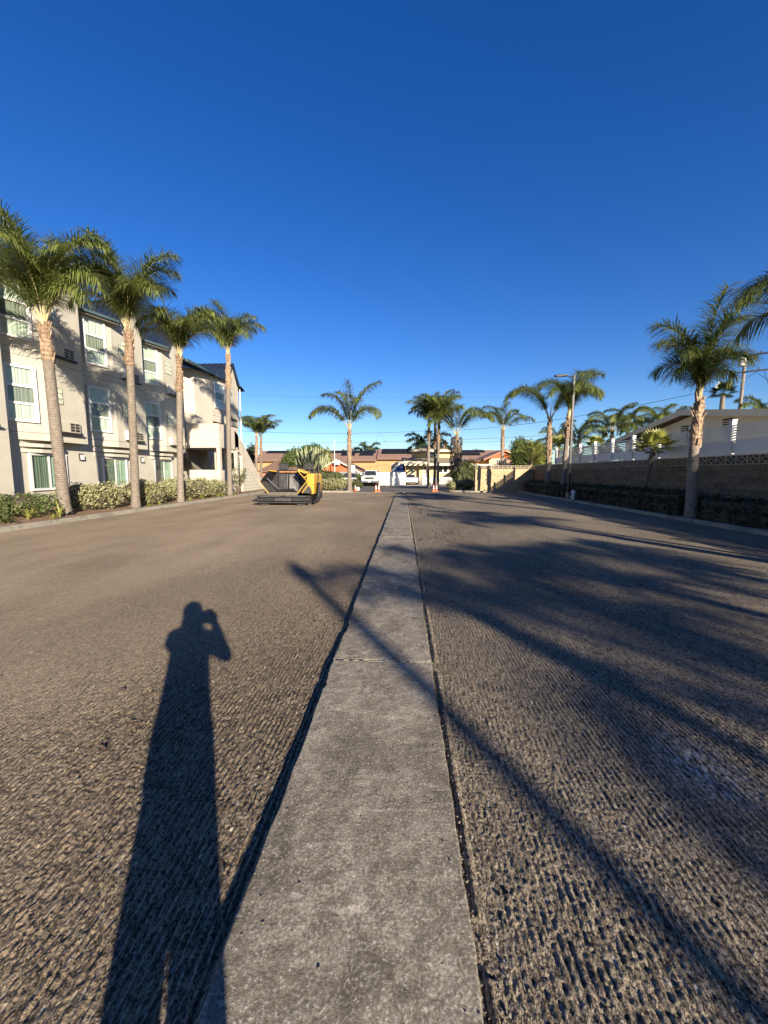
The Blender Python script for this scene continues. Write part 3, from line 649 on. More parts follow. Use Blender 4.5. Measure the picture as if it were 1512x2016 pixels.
# end tower
s, ay, e_ = 29.6, 31.45, 34.0; XT = XB - .12
hb(MB().prism([(-22, s + .002), (XT, s + .002), (XB + .05, ay), (XB + .05, e_), (-22, e_)], 5.5, 9.0), 'wall', M['stucco2'])
hb(MB().prism([(-22, s), (-15.3, s), (-15.3, e_), (-22, e_)], -.1, 5.498), 'wall', M['stucco2'])
hb(MB().box(-15.25, XB - .1, 32.9, e_ - .002, -.1, 5.497), 'wall', M['stucco2'])
h = Vector((XB + .05 - XT, ay - s, 0)); La = h.length; h.normalize(); n = Vector((h.y, -h.x, 0))
window(Vector((XT, s, 0)) + h * .25, h, n, 1.45, 6.55, 8.55)
for z in (5.95, 6.2): hb(MB().obox((XT, s, 0), h, n, 0, La, z, z + .02, -.02, .004), 'control_joint', M['joint'])
for z, k in ((5.42, .0), (5.18, .25)): hb(MB().prism([(-15.3, s + .3 + k), (XB - .05 - k * .6, ay), (XB - .05 - k * .6, e_ - 1.1), (-15.3, e_ - 1.1)], z - .05, z + .07), 'ledge', M['stucco2'])
ob = Vector((XB + .05, 32.2, 0)); ac = hb(MB().obox(ob, (0, 1, 0), (1, 0, 0), .1, 1.1, 6.1, 6.5, 0, .10), 'air_conditioner', M['stucco2']); hb(MB().obox(ob, (0, 1, 0), (1, 0, 0), 0, 1.2, 5.98, 6.06, 0, .14), 'ledge', M['iron'])
ob = Vector((XB + .05, 32.3, 0)); fr = hb(MB().obox(ob, (0, 1, 0), (1, 0, 0), 0, .66, 7.2, 7.9, 0, .012), 'glass_block_window', M['joint'])
for a in range(3):
    for b in range(3): hb(MB().obox(ob, (0, 1, 0), (1, 0, 0), .012 + a * .216, .214 + a * .216, 7.214 + b * .228, 7.426 + b * .228, .012, .035), 'glass_block', M['gblock'], fr)
hb(MB().obox((XB - .1, 33.0, 0), (0, 1, 0), (1, 0, 0), 0, .8, 4.4, 5.4, 0, .03), 'window', M['darkglass'])
rf = MB(); yp = 33.0; zp = 10.75
for pts in ([(XT + .3, s - .1, 8.95), (XB + .35, ay, 8.95), (XB + .2, yp, zp), (-22, yp, zp), (-22, s - .1, 8.95)], [(XB + .2, yp, zp), (XB + .2, 34.15, 9.1), (-22, 34.15, 9.1), (-22, yp, zp)], [(XB + .3, 34.15, 9.1), (XB + .3, 34.9, 8.86), (-22, 34.9, 8.86), (-22, 34.15, 9.1)]):
    rf.hull([(a, b, c - .08) for a, b, c in pts], pts)
ro = hb(rf, 'roof', M['roofblue'])
for k in range(12):
    x = XB + .2 - k * .5; hb(MB().tube([(x, s if x < XT else ay - .9, 8.99), (x, yp, zp + .02)], .022, 4), 'seam', M['roofblue'], ro)
hb(MB().hull([(XB, ay, 8.95), (XB, e_, 8.95), (XB, yp, zp - .12)], [(XB - .3, ay, 8.95), (XB - .3, e_, 8.95), (XB - .3, yp, zp - .12)]), 'gable_wall', M['stucco2'])
hb(MB().tube([(XB + .18, 34.08, .1), (XB + .18, 34.08, 8.8)], .05, 8), 'downspout', M['white'])
# ---- open stair on the front of the lobby
YS = 25.55; XS = -12.35
def P2(x): return XY(x, YS)
xl = XB + .02
hb(MB().box(xl, XS, YS, YS + .18, 3.20, 4.82), 'balcony_wall', M['stucco2'], bev=.02)
hb(MB().box(XS - .18, XS, YS + .182, YS + 3.1, 3.21, 4.81), 'balcony_wall', M['stucco2'], bev=.02)
hb(MB().box(xl, XS - .181, YS + .18, YS + 3.1, 3.22, 3.42), 'landing', M['stucco2'])
hb(MB().box(xl, XS, YS, YS + .18, -.1, 1.72), 'low_wall', M['stucco2'], bev=.02)
hb(MB().box(XS - .17, XS - .001, YS + .183, YS + 2.2, -.1, 1.70), 'low_wall', M['stucco2'], bev=.02)
hb(MB().box(XS - .20, XS + .004, YS - .004, YS + .30, 1.721, 3.199), 'column', M['stucco2'])
hb(MB().box(XS - .18, XS + .002, YS + 1.5, YS + 1.72, 1.701, 3.20), 'column', M['stucco2'])
for yy in (28.15, 29.15): hb(MB().box(XS - .18, XS + .003, yy, yy + .28, -.1, 3.4), 'column', M['stucco2'])
hb(MB().tube([(-13.0, YS + .9, 0), (-13.0, YS + .9, 3.2)], .16, 12), 'column', M['stucco2'])
hb(MB().tube([(-12.75, 27.3, 0), (-12.75, 27.3, 3.2)], .14, 12), 'column', M['stucco2'])
# stair side walls (outer stringer) with the flight between them
def stringer(x0, x1):
    a = [(28.3, 4.75), (29.0, 4.35), (33.9, .35), (33.9, -.05), (33.0, -.05), (28.3, 3.1)]
    a = [(28.0, 4.6), (28.9, 4.15), (34.1, .15), (34.1, -.1), (33.1, -.1), (28.9, 3.0), (28.0, 3.2)]
    A = [(x0, y, z) for y, z in a]; B = [(x1, y, z) for y, z in a]; return MB().hull(B, A)
hb(stringer(XS - .15, XS), 'stair_side_wall', M['stucco2']); hb(stringer(XS - 1.75, XS - 1.6), 'stair_side_wall', M['stucco2'])
for k in range(18):
    y = 28.9 + k * .285; z = 3.2 - (k + 1) * .175
    hb(MB().box(XS - 1.598, XS - .152, y, y + .30, z - .14, z), 'step', M['curb'])
# siding under the stair
us = MB()
for k in range(11):
    z = .02 + k * .26; y1 = 33.0 - k * .35
    us.hull([(XS - .06, 29.45, z), (XS - .06, max(y1, 29.5), z), (XS - .06, max(y1 - .33, 29.5), z + .245), (XS - .06, 29.45, z + .245)], [(XS - .10, 29.45, z), (XS - .10, max(y1, 29.5), z), (XS - .10, max(y1 - .33, 29.5), z + .245), (XS - .10, 29.45, z + .245)])
hb(us, 'siding_board', M['stucco'])
# back stair diagonal and wall lights seen in the opening
hb(MB().hull([(-16.2, 26.0, 3.2), (-16.2, 28.5, 3.2), (-16.2, 29.4, 1.6), (-16.2, 29.4, 1.2)], [(-15.6, 26.0, 3.2), (-15.6, 28.5, 3.2), (-15.6, 29.4, 1.6), (-15.6, 29.4, 1.2)]), 'stair_soffit', M['soffit'])
hb(MB().box(-15.2, -15.05, 27.64, 27.8, 6.0, 6.35), 'wall_lamp', M['pipe']); hb(MB().box(-14.8, -14.6, 29.3, 29.45, 1.9, 2.3), 'wall_lamp', M['pipe'])

# ---------------------------------------------------------------- right boundary wall with breeze blocks and slatted fence
XW = 10.72; WT = 1.80
wall = empty('block_wall', (XW, 10, 0), 'tan block wall in shade along the right side with breeze block course on top', 'wall'); WOff = -Vector((XW, 10, 0))
bw, bh = .405, .2
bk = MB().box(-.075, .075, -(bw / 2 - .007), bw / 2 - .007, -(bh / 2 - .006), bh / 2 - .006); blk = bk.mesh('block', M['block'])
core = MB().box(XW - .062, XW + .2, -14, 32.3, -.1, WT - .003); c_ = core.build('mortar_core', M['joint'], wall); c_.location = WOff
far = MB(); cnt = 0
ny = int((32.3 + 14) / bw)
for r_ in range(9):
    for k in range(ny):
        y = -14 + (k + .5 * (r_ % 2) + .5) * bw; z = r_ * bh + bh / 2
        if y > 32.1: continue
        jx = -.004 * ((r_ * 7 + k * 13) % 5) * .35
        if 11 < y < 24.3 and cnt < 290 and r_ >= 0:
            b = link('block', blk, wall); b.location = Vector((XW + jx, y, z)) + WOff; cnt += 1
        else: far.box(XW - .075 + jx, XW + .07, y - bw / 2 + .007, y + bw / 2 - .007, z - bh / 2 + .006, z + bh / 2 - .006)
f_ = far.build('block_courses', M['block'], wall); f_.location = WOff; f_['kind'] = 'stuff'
def lattice_mesh():
    mb = MB(); w = .20; hh = .15; t = .022; d = .06
    mb.box(-d, d, -w, w, -hh, -hh + t); mb.box(-d, d, -w, w, hh - t, hh); mb.box(-d, d, -w, -w + t, -hh + t, hh - t); mb.box(-d, d, w - t, w, -hh + t, hh - t)
    for s1 in (-1, 1):
        for s2 in (-1, 1):                       # four petals meeting at the middle
            pr = None; pts = []
            for i in range(6):
                a = i / 5 * math.pi / 2; pts.append((s1 * (w - .01) * (1 - math.sin(a)) , s2 * (hh - .01) * (1 - math.cos(a)) ))
            for (a0, b0), (a1, b1) in zip(pts[:-1], pts[1:]):
                dx, dz = a1 - a0, b1 - b0; L = math.hypot(dx, dz) or 1; px, pz = -dz / L * .012, dx / L * .012
                mb.hull([(-d * .9, a0 - px, b0 - pz), (-d * .9, a1 - px, b1 - pz), (-d * .9, a1 + px, b1 + pz), (-d * .9, a0 + px, b0 + pz)], [(d * .9, a0 - px, b0 - pz), (d * .9, a1 - px, b1 - pz), (d * .9, a1 + px, b1 + pz), (d * .9, a0 + px, b0 + pz)])
    return mb.mesh('breeze_block', M['lattice'])
lat = lattice_mesh()
for k in range(int((32.2 + 14) / .403)):
    b = link('breeze_block', lat, wall); b.location = Vector((XW, -13.8 + k * .403, WT + .15)) + WOff
bk_ = MB().box(XW + .09, XW + .2, -14, 32.2, WT, WT + .30).build('added_backing', M['joint'], wall); bk_.location = WOff
cp = MB().box(XW - .02, XW + .10, -14, 32.2, WT + .301, WT + .34).build('cap', M['whitewall'], wall); cp.location = WOff
# dark panel above is added behind the breeze blocks to keep their holes unlit
# end wall facing the camera, from its free corner to the boundary wall
ew = empty('block_wall', (5.62, 30.45, 0), 'sunlit tan block wall segment facing the lot with palm and slat shadows on it', 'wall')
ed = Vector((10.70 - 5.62, 32.2 - 30.45, 0)); EL = ed.length; ea = math.atan2(ed.y, ed.x); ew.rotation_euler = (0, 0, ea)
MB().box(0, EL, .06, .2, -.1, WT).build('mortar_core', M['block_lit'], ew)
blk2 = MB().box(-(bw / 2 - .004), bw / 2 - .004, -.07, .07, -(bh / 2 - .003), bh / 2 - .003).mesh('block', M['block_lit'])
for r_ in range(9):
    for k in range(int(EL / bw) + 1):
        x = (k + .5 * (r_ % 2)) * bw + bw / 2
        if x + bw / 2 < EL + .1: b = link('block', blk2, ew); b.location = (x, .06, r_ * bh + bh / 2)
MB().box(0, bw / 2 - .004, -.008, .13, -.05, WT).build('end_pier', M['block_lit'], ew)
for k in range(int(EL / .403)):
    b = link('breeze_block', lat, ew); b.location = (.2 + k * .403, .06, WT + .15); b.rotation_euler = (0, 0, math.pi / 2)
# slatted vinyl fence standing on the wall
fn = empty('slatted_fence', (XW + .08, 10, 2.14), 'white vinyl slatted fence with square posts on top of the block wall', 'fence'); FO = -Vector((XW + .08, 10, 2.14)); XF = XW + .09
slat = MB().box(-.012, .012, -.835, .835, -.026, .026).mesh('slat', M['slatm']); sk = MB().box(-.012, .012, -.835, .835, 0, .36).mesh('skirt_board', M['white']); ra = MB().box(-.03, .03, -.835, .835, -.03, .03).mesh('rail', M['white'])
pm = MB().box(-.07, .07, -.07, .07, 0, 1.10).box(-.082, .082, -.082, .082, 1.1005, 1.125).mesh('post', M['white'])
ys_ = [-12.2 + 1.83 * k for k in range(23)]
for i, y in enumerate(ys_):
    p = link('post', pm, fn); p.location = Vector((XF, y, 2.15)) + FO
    if i + 1 < len(ys_):
        ym = y + .915
        p = link('rail', ra, fn); p.location = Vector((XF, ym, 2.57)) + FO
        p = link('skirt_board', sk, fn); p.location = Vector((XF, ym, 2.17)) + FO
        for k in range(6): p = link('slat', slat, fn); p.location = Vector((XF, ym, 2.665 + k * .083)) + FO; p.rotation_euler = (0, R(-12), 0)
# low white capped continuation beyond
# ---------------------------------------------------------------- house behind the fence
hs = empty('gabled_house', (13.6, 18, 0), 'cream house with low gable and two louvred vents behind the white slatted fence', 'house'); ho = -Vector((13.6, 18, 0))
g_ = MB(); g_.hull([(14.0, 13.0, -.1), (14.0, 25.0, -.1), (14.0, 25.0, 3.45), (14.0, 19.7, 4.30), (14.0, 13.0, 3.30)], [(22, 13.0, -.1), (22, 25.0, -.1), (22, 25.0, 3.45), (22, 19.7, 4.30), (22, 13.0, 3.30)]); o = g_.build('wall', M['housewall'], hs); o.location = ho
r_ = MB(); r_.hull([(13.45, 19.7, 4.42), (13.45, 25.9, 3.42), (22.5, 25.9, 3.42), (22.5, 19.7, 4.42)], [(13.45, 19.7, 4.56), (13.45, 25.9, 3.54), (22.5, 25.9, 3.54), (22.5, 19.7, 4.56)])
r_.hull([(13.45, 10.5, 3.02), (13.45, 19.699, 4.42), (22.5, 19.699, 4.42), (22.5, 10.5, 3.02)], [(13.45, 10.5, 3.15), (13.45, 19.699, 4.56), (22.5, 19.699, 4.56), (22.5, 10.5, 3.15)]); o = r_.build('roof', M['tanroof'], hs); o.location = ho
r_ = MB(); r_.hull([(13.40, 19.7, 4.30), (13.40, 26.0, 3.30), (13.448, 26.0, 3.30), (13.448, 19.7, 4.30)], [(13.40, 19.7, 4.57), (13.40, 26.0, 3.55), (13.448, 26.0, 3.55), (13.448, 19.7, 4.57)])
r_.hull([(13.40, 10.4, 2.88), (13.40, 19.699, 4.30), (13.448, 19.699, 4.30), (13.448, 10.4, 2.88)], [(13.40, 10.4, 3.15), (13.40, 19.699, 4.57), (13.448, 19.699, 4.57), (13.448, 10.4, 3.15)]); o = r_.build('fascia', M['creamtrim'], hs); o.location = ho
for y in (20.15, 17.6):
    v = MB().box(13.93, 13.997, y - .25, y + .25, 3.2, 3.85).build('vent', M['black'], hs); v.location = ho
    for k in range(6): q = MB().hull([(13.90, y - .23, 3.23 + k * .1), (13.90, y + .23, 3.23 + k * .1), (13.96, y + .23, 3.29 + k * .1), (13.96, y - .23, 3.29 + k * .1)], [(13.90, y - .23, 3.26 + k * .1), (13.90, y + .23, 3.26 + k * .1), (13.96, y + .23, 3.32 + k * .1), (13.96, y - .23, 3.32 + k * .1)]).build('louvre', M['creamtrim'], v)
o = MB().tube([(16, 17, 3.9), (16, 17, 4.75)], .05, 8).tube([(15.6, 17.0, 4.72), (16.1, 17, 4.80)], .09, 8).build('roof_vent', M['iron'], hs); o.location = ho

# ---------------------------------------------------------------- lamp posts
def lamp(loc, Hh, label, rz=0, wd=.055):
    e = empty('lamp_post', loc, label, 'lamp post', 'parking lot lamp posts')
    MB().box(-wd, wd, -wd, wd, 0, Hh).build('pole', M['pole'], e, bev=.01)
    MB().box(-.10, .10, -.10, .10, 0, .06).tube([(0, 0, 0), (0, 0, .35)], .14, 12).build('base', M['curb'], e)
    MB().tube([(0, 0, Hh - .12), (-.45, 0, Hh - .04)], .03, 8).build('arm', M['pole'], e)
    hd = MB().hull([(-.40, -.16, Hh - .07), (-.40, .16, Hh - .07), (-1.05, .16, Hh - .06), (-1.05, -.16, Hh - .06)], [(-.40, -.14, Hh + .02), (-.40, .14, Hh + .02), (-1.05, .13, Hh - .01), (-1.05, -.13, Hh - .01)]).build('lamp_head', M['pole'], e, bev=.01)
    MB().box(-.98, -.55, -.12, .12, Hh - .082, -.068 + Hh).build('lens', M['gblock'], hd)
    e.rotation_euler = (0, 0, rz)
lamp((9.28, 22.1, .09), 6.75, 'slim dark square lamp post with one flat head beside the palms along the right kerb')
lamp((9.28, -14.3, .09), 7.85, 'square lamp post behind the photographer, casting the long diagonal shadow', R(118.4), .085)

# ---------------------------------------------------------------- palms
GL = 'palms in the planting bed along the hotel'; GR = 'palms along the right kerb'
b = Vector((-11.75, 12.75, .05)); t = PY(87, 640, 12.75)
palm(b, t, .175, .145, [(178, 88, 80, 4.0), (165, 87, 110, 3.7), (2, 83, 125, 4.0), (15, 87, 110, 3.9), (190, 77, 120, 3.3), (355, 69, 150, 3.2), (345, 57, 140, 2.6), (270, 85, 90, 3.5), (255, 88, 60, 3.5), (285, 81, 130, 3.2), (230, 75, 120, 2.8), (60, 83, 110, 3.5), (120, 83, 110, 3.5), (205, 63, 110, 2.5), (330, 81, 120, 3.2)],
     'tallest leaning queen palm at the left edge, nearest of the palms before the hotel', boots=1.15, seed=11, group=GL, shaft=1.6)
t = PY(253, 655, 15.0)
palm((-10.85, 15.05, .05), t, .150, .125, [(2, 83, 95, 3.8), (20, 87, 110, 3.5), (182, 83, 130, 3.5), (170, 87, 90, 3.3), (268, 87, 90, 3.5), (285, 83, 130, 3.2), (245, 83, 130, 3.2), (90, 87, 90, 3.3), (195, 69, 150, 2.8), (340, 75, 150, 2.8), (130, 83, 120, 3.2), (55, 83, 110, 3.2), (310, 75, 140, 2.6), (225, 77, 140, 2.8)],
     'queen palm with orange leaf bases, second from the left edge before the hotel', boots=1.25, seed=12, group=GL, shaft=1.3)
t = PY(353, 706, 18.0)
palm((-10.75, 18.05, .05), t, .145, .12, [(182, 83, 150, 3.3), (172, 77, 150, 3.2), (192, 87, 130, 3.3), (4, 77, 130, 3.3), (355, 83, 120, 3.2), (270, 83, 140, 2.8), (90, 87, 120, 3.0), (310, 75, 140, 2.6), (245, 79, 140, 2.6), (140, 83, 130, 3.0), (50, 83, 130, 3.0), (20, 71, 150, 2.8)],
     'queen palm with drooping crown, third from the left edge before the hotel', boots=1.5, seed=13, group=GL)
t = PY(449, 700, 23.6)
palm((-10.9, 23.7, .05), t, .150, .12, [(6, 77, 130, 3.3), (352, 83, 110, 3.2), (180, 83, 110, 3.7), (196, 77, 140, 3.0), (270, 87, 90, 3.2), (162, 87, 100, 3.3), (300, 81, 130, 2.8), (235, 81, 130, 2.8), (90, 87, 90, 3.2), (335, 69, 150, 2.6), (40, 83, 120, 3.0), (130, 83, 120, 3.0)],
     'queen palm standing in front of the stair landing, last of the row by the hotel', boots=1.9, seed=14, group=GL)
# right row, seen and (behind the photographer) known from its shadows
palm((9.42, 13.0, .05), PY(1377, 785, 13.1), .155, .12, [(180, 87, 120, 2.6), (190, 84, 170, 1.7), (170, 87, 90, 3.0), (262, 88, 50, 3.2), (270, 86, 110, 2.8), (12, 87, 130, 2.4), (350, 85, 170, 1.6), (90, 87, 100, 2.8), (232, 84, 170, 2.0), (305, 85, 150, 2.0), (140, 85, 150, 2.1), (60, 86, 120, 2.2), (285, 88, 80, 3.0), (205, 86, 140, 2.2)],
     'queen palm with shaggy leaf bases in front of the white fence, striped by slat shadows', boots=1.5, seed=21, group=GR, shaft=1.0)
palm((9.5, 9.0, .05), (9.75, 9.0, 4.5), .18, .14, [(170, 58, 120, 2.9), (190, 70, 120, 2.9), (150, 68, 120, 2.7), (120, 52, 120, 2.6), (215, 54, 120, 3.0), (270, 66, 110, 3.0), (30, 60, 110, 3.0), (330, 60, 110, 3.0), (90, 72, 100, 3.0), (10, 72, 100, 2.8)],
     'queen palm whose dark fronds hang into the right edge of the view', boots=1.3, seed=22, group=GR)
palm((9.42, 25.8, .05), PY(1083, 828, 25.8), .18, .14, [(177, 68, 140, 4.0), (186, 74, 140, 3.8), (165, 72, 120, 3.6), (5, 74, 120, 3.8), (350, 68, 120, 3.6), (15, 66, 100, 3.6)],
     'queen palm with two arching frond groups left of the lamp post', boots=2.4, seed=23, group=GR)
palm((9.5, 23.6, .05), PY(1120, 822, 23.6), .14, .12, [(8, 80, 95, 3.6), (20, 86, 90, 3.6), (180, 86, 140, 3.2), (270, 87, 130, 3.4), (250, 84, 165, 3.0), (290, 84, 165, 3.0), (335, 84, 160, 2.8), (205, 84, 165, 2.8), (90, 86, 120, 3.2), (350, 84, 170, 2.8), (160, 87, 120, 3.2)],
     'queen palm hanging its fronds behind the lamp post head', boots=1.2, seed=24, group=GR)
PB = {31: 'level with the camera by the right kerb', 32: 'shadow crossing the middle right asphalt', 33: 'tallest one, its shadow reaching over the strip', 34: 'short one with a small crown', 36: 'slender one with a tiny crown, beside the tallest', 37: 'slender one with a tiny crown standing in for an unseen pole, nearest the camera'}  # slender palm nearest the camera is added to cast a thin pole-like shadow
for (x, y, h_, sd, n, L) in ((9.4, 1.0, 3.7, 31, 9, 2.3), (9.4, -6.3, 4.0, 32, 7, 1.9), (9.4, -9.7, 4.2, 33, 8, 3.0), (9.4, -2.6, 3.0, 34, 8, 1.7), (9.35, -11.9, 6.0, 36, 6, 1.1), (9.35, 1.9, 6.0, 37, 5, .9)):
    palm((x, y, .05), (x + .1, y, h_), .17 if L > 1.5 else .09, .13 if L > 1.5 else .07, auto_fronds(n, L, sd, 48, 84), 'queen palm behind the photographer, ' + PB[sd], boots=1.3 if L > 1.5 else .5, seed=sd, ll=.74 if L > 1.5 else .35, group='palms behind the photographer')
palm((9.5, 33.2, .0), PY(1046, 915, 33.2), .07, .06, auto_fronds(11, 2.6, 41, 40, 84), 'slender bushy palm with upright yellow green fronds at the corner of the wall', boots=.4, seed=41, m=M['tree_y'], ll=.45, name='slender_palm')
# small leaning fan palm by the wall
def fan_palm(base, top, r, n, L, label, seed, m=None, name='fan_palm', group=None, cat='palm tree', skirt=False):
    base = Vector(base); T = Vector(top) - base; e = empty(name, base, label, cat, group); rg = random.Random(seed)
    MB().tube([T * s for s in (0, .3, .6, .8, 1)], [r, r * .85, r * .9, r * 1.2, r * .9], 10).build('trunk', M['trunk'] if not skirt else M['olddead'], e)
    for i in range(n):
        az = i * 2.4 + rg.random() * .5; el = R(80 - 95 * (i / n) + rg.uniform(-10, 10)); d = Vector((math.cos(az) * math.cos(el), math.sin(az) * math.cos(el), math.sin(el)))
        c = T + d * L * .42; mb = MB(); mb.tube([T, c], [.014, .008], 4)
        q = d.cross(Vector((0, 0, 1))).normalized() if abs(d.z) < .95 else Vector((1, 0, 0)); u = d
        nb = 19
        for k in range(nb):
            a = (k / (nb - 1) - .5) * 2 * 1.75; v = u * math.cos(a) + q * math.sin(a); v = (v + Vector((0, 0, -.12))).normalized(); w = d.cross(q)
            ln = L * .58 * (1 - .25 * abs(a) / 1.75); sd = (q * math.cos(a) - u * math.sin(a)) * .035 * L
            mid = c + v * ln * .55; tip = c + v * ln + Vector((0, 0, -.18 * ln))
            mb.quad(c, mid - sd, tip, mid + sd)
        mb.build('fan_leaf', m or M['fanleaf'], e)
    return e
fan_palm((9.75, 16.35, .0), (9.95, 16.0, 2.45), .10, 17, 1.0, 'small leaning fan palm with yellow tufted leaves in front of the right wall', 51)
# bed at the right end: twin trunks beyond
far_p = [
 # px base x, Y, z-top-of-trunk px, crown L, r, label
 (688, 31.0, 845, 3.3, .185, [(172, 54, 120, 4.2), (185, 62, 130, 3.8), (165, 80, 100, 4.2), (272, 86, 50, 3.8), (15, 78, 70, 4.8), (8, 70, 150, 3.6), (350, 66, 150, 3.2), (250, 82, 100, 3.6), (100, 84, 80, 3.8), (300, 80, 120, 3.4)], 'lone queen palm with a patchy trunk beside the rounded hedge on the island'),
 (843, 38.0, 835, 3.0, .12, auto_fronds(11, 3.4, 61, 56, 86), 'slim queen palm, left stem of the clump before the yellow house'),
 (855, 38.8, 832, 3.0, .15, auto_fronds(13, 3.8, 62, 56, 86), 'queen palm with orange leaf bases in the clump before the yellow house'),
 (862, 37.0, 838, 3.0, .14, auto_fronds(12, 3.6, 63, 56, 86), 'queen palm, right stem of the clump before the yellow house'),
 (897, 36.0, 858, 3.3, .24, [(5, 66, 140, 4.6), (352, 62, 130, 4.2), (20, 78, 130, 4.4), (178, 70, 130, 4.0), (165, 78, 120, 4.0), (190, 60, 130, 3.4), (270, 80, 120, 3.8), (90, 84, 100, 3.8), (310, 74, 130, 3.6)], 'queen palm with a thick sleeve of dry dark leaf bases beside the large bush'),
 (988, 36.5, 848, 2.8, .16, [(170, 82, 100, 3.2), (190, 74, 130, 2.8), (6, 46, 90, 3.4), (350, 72, 120, 2.6), (270, 84, 90, 3.0), (90, 84, 90, 3.0), (150, 78, 120, 2.8), (20, 80, 100, 2.8)], 'queen palm standing behind the sunlit end of the block wall'),
 (505, 47.0, 860, 3.0, .17, auto_fronds(12, 3.6, 71, 56, 86), 'queen palm beyond the outdoor stair, left of a pair'),
 (514, 48.5, 862, 3.0, .17, auto_fronds(12, 3.6, 72, 56, 86), 'queen palm beyond the outdoor stair, right of a pair'),
]
for i, (px, Y, yt, L, r, fr, lab) in enumerate(far_p):
    bx = XY(px, Y); tp = PY(px + (2 if px > 690 else 0), yt, Y)
    palm((bx, Y, .0), tp, r, r * .78, fr, lab, boots=(2.6 if px in (688, 855, 505, 514) else 1.6), seed=60 + i, dens=.6, group='queen palms at the far end of the lot', wid=.019, bulge=1.3, bootmat=M['boot'])
# shaggy dry sleeve on the dark trunk
x9 = XY(897, 36.0); sl_ = MB(); rg = random.Random(8)
for i in range(150):
    a = rg.random() * 6.28; z = rg.uniform(2.0, 4.7); r = .30 + .12 * rg.random(); d = Vector((math.cos(a), math.sin(a), 0)); q = Vector((-d.y, d.x, 0)) * .055
    c = Vector((0, 0, z)) + d * .2; e1 = c + d * r * .8 + Vector((0, 0, .15)); e2 = e1 + d * .12 + Vector((0, 0, -.75)); sl_.quad(c - q, c + q, e1 + q, e1 - q); sl_.quad(e1 - q, e1 + q, e2 + q * .3, e2 - q * .3)
pm_ = [o for o in COL.objects if o.type == 'EMPTY' and str(o.get('label', '')).startswith('queen palm with a thick sleeve')][0]
sl_.build('dry_leaf_sleeve', M['olddead'], pm_)
# dark feather palm behind the clump, palms beyond the far roofs
palm((XY(842, 52), 52, 0), (XY(842, 52), 52, 5.1), .2, .16, [(a, 48 - (i % 3) * 18, 70, 3.4) for i, a in enumerate(range(0, 360, 30))], 'dark broad leaved palm in front of the upper storey of the yellow house', boots=1, seed=81, dens=.45, m=M['frond_d'], wid=.05, ll=.75, hang=.5, name='feather_palm', cat='palm tree')
palm((XY(722, 92), 92, 0), (XY(722, 92), 92, 5.6), .3, .25, [(a, 66 - (i % 4) * 20, 80, 4.4) for i, a in enumerate(range(0, 360, 32))], 'broad feather palm rising behind the solar roof above the pickup', boots=1, seed=82, dens=.4, m=M['frond'], wid=.07, ll=1.0, hang=.4, name='feather_palm', cat='palm tree')
fan_palm((XY(1410, 45), 45, 0), (XY(1410, 45), 45, 1.55 + (930 - 785) / F * 45), .22, 22, 1.6, 'small washingtonia fan palm far behind the cream house roof', 52, M['frond_d'])
fan_palm((XY(1097, 47), 47, 0), PY(1100, 882, 47), .2, 18, 2.0, 'low fan palm peeking over the fence beside the lamp post', 53, M['fanleaf'])
fan_palm((XY(1170, 36), 36, 0), PY(1172, 878, 36), .2, 18, 1.2, 'yellowing fan palm behind the fence, right of the lamp post', 54, M['fanleaf'])
for (px, Y, yt, n, L, sd, lab) in ((1205, 44, 850, 14, 4.0, 91, 'broad pale palm with full crown behind the white fence'), (1236, 50, 840, 12, 3.8, 92, 'tall palm just right of the broad pale palm behind the fence'), (1300, 46, 838, 12, 3.6, 93, 'dark palm directly left of the cream house roof'), (1322, 52, 835, 10, 3.4, 94, 'palm peeking over the roof slope of the cream house'),
        (1100, 52, 868, 11, 3.6, 95, 'palm crown low behind the tallest palm at the lamp post'), (1140, 48, 862, 9, 3.4, 96, 'dark small crowned palm right of the lamp post'), (1508, 34, 820, 10, 2.8, 97, 'dark palm crown at the right edge above the cream house roof')):
    palm((XY(px, Y), Y, 0), PY(px, yt, Y), .2, .16, auto_fronds(n, L, sd, 10, 78), lab, boots=1.2, seed=sd, dens=.55, m=M['frond'], wid=.024, group=None)

# ---------------------------------------------------------------- shrubs, hedges, strap plants, trees
GB = 'clipped variegated shrubs along the hotel'
for (x, y, r, lab, n, sd, mm) in (
    (-12.7, 12.05, (.95, .75, .42), 'low dark green clipped shrub at the left edge of the bed', 3600, 1, 'shrub_d'),
    (-12.65, 14.25, (.62, .60, .56), 'round variegated shrub directly behind the first palm trunk, left half', 3000, 2, 'shrub'),
    (-11.9, 14.75, (.52, .50, .58), 'round variegated shrub just right of the first palm trunk', 2600, 3, 'shrub'),
    (-12.1, 17.0, (.80, .85, .60), 'large pale variegated shrub with bare stems left of the second palm', 4600, 4, 'shrub'),
    (-11.3, 17.2, (.42, .5, .52), 'narrow variegated shrub touching the second palm trunk', 1800, 5, 'shrub'),
    (-12.0, 19.7, (.75, .85, .62), 'wide dark gapped variegated shrub between the second and third palms', 4600, 6, 'shrub'),
    (-11.6, 21.2, (.60, .7, .60), 'variegated shrub left of the third palm trunk', 3000, 7, 'shrub')):
    bush((x, y, .06), r, lab, M[mm], n, .045, sd, group=GB, boxy=.5)
e = empty('boxy_hedge', (-11.95, 23.4, .05), 'flat topped clipped hedge in front of the low stair wall', 'hedge')
link('foliage', leaf_cloud([(0, 0, .55), (.1, -.5, .55), (-.2, .5, .55), (.3, .1, .6), (-.5, -.3, .6), (-.9, .1, .58)], [(.75, .75, .50)] * 6, 7000, .045, 9, M['shrub'], boxy=.75), e); blob((-.2, 0, .5), (1.0, .95, .4), M['twig'], 'stems', e, 3)
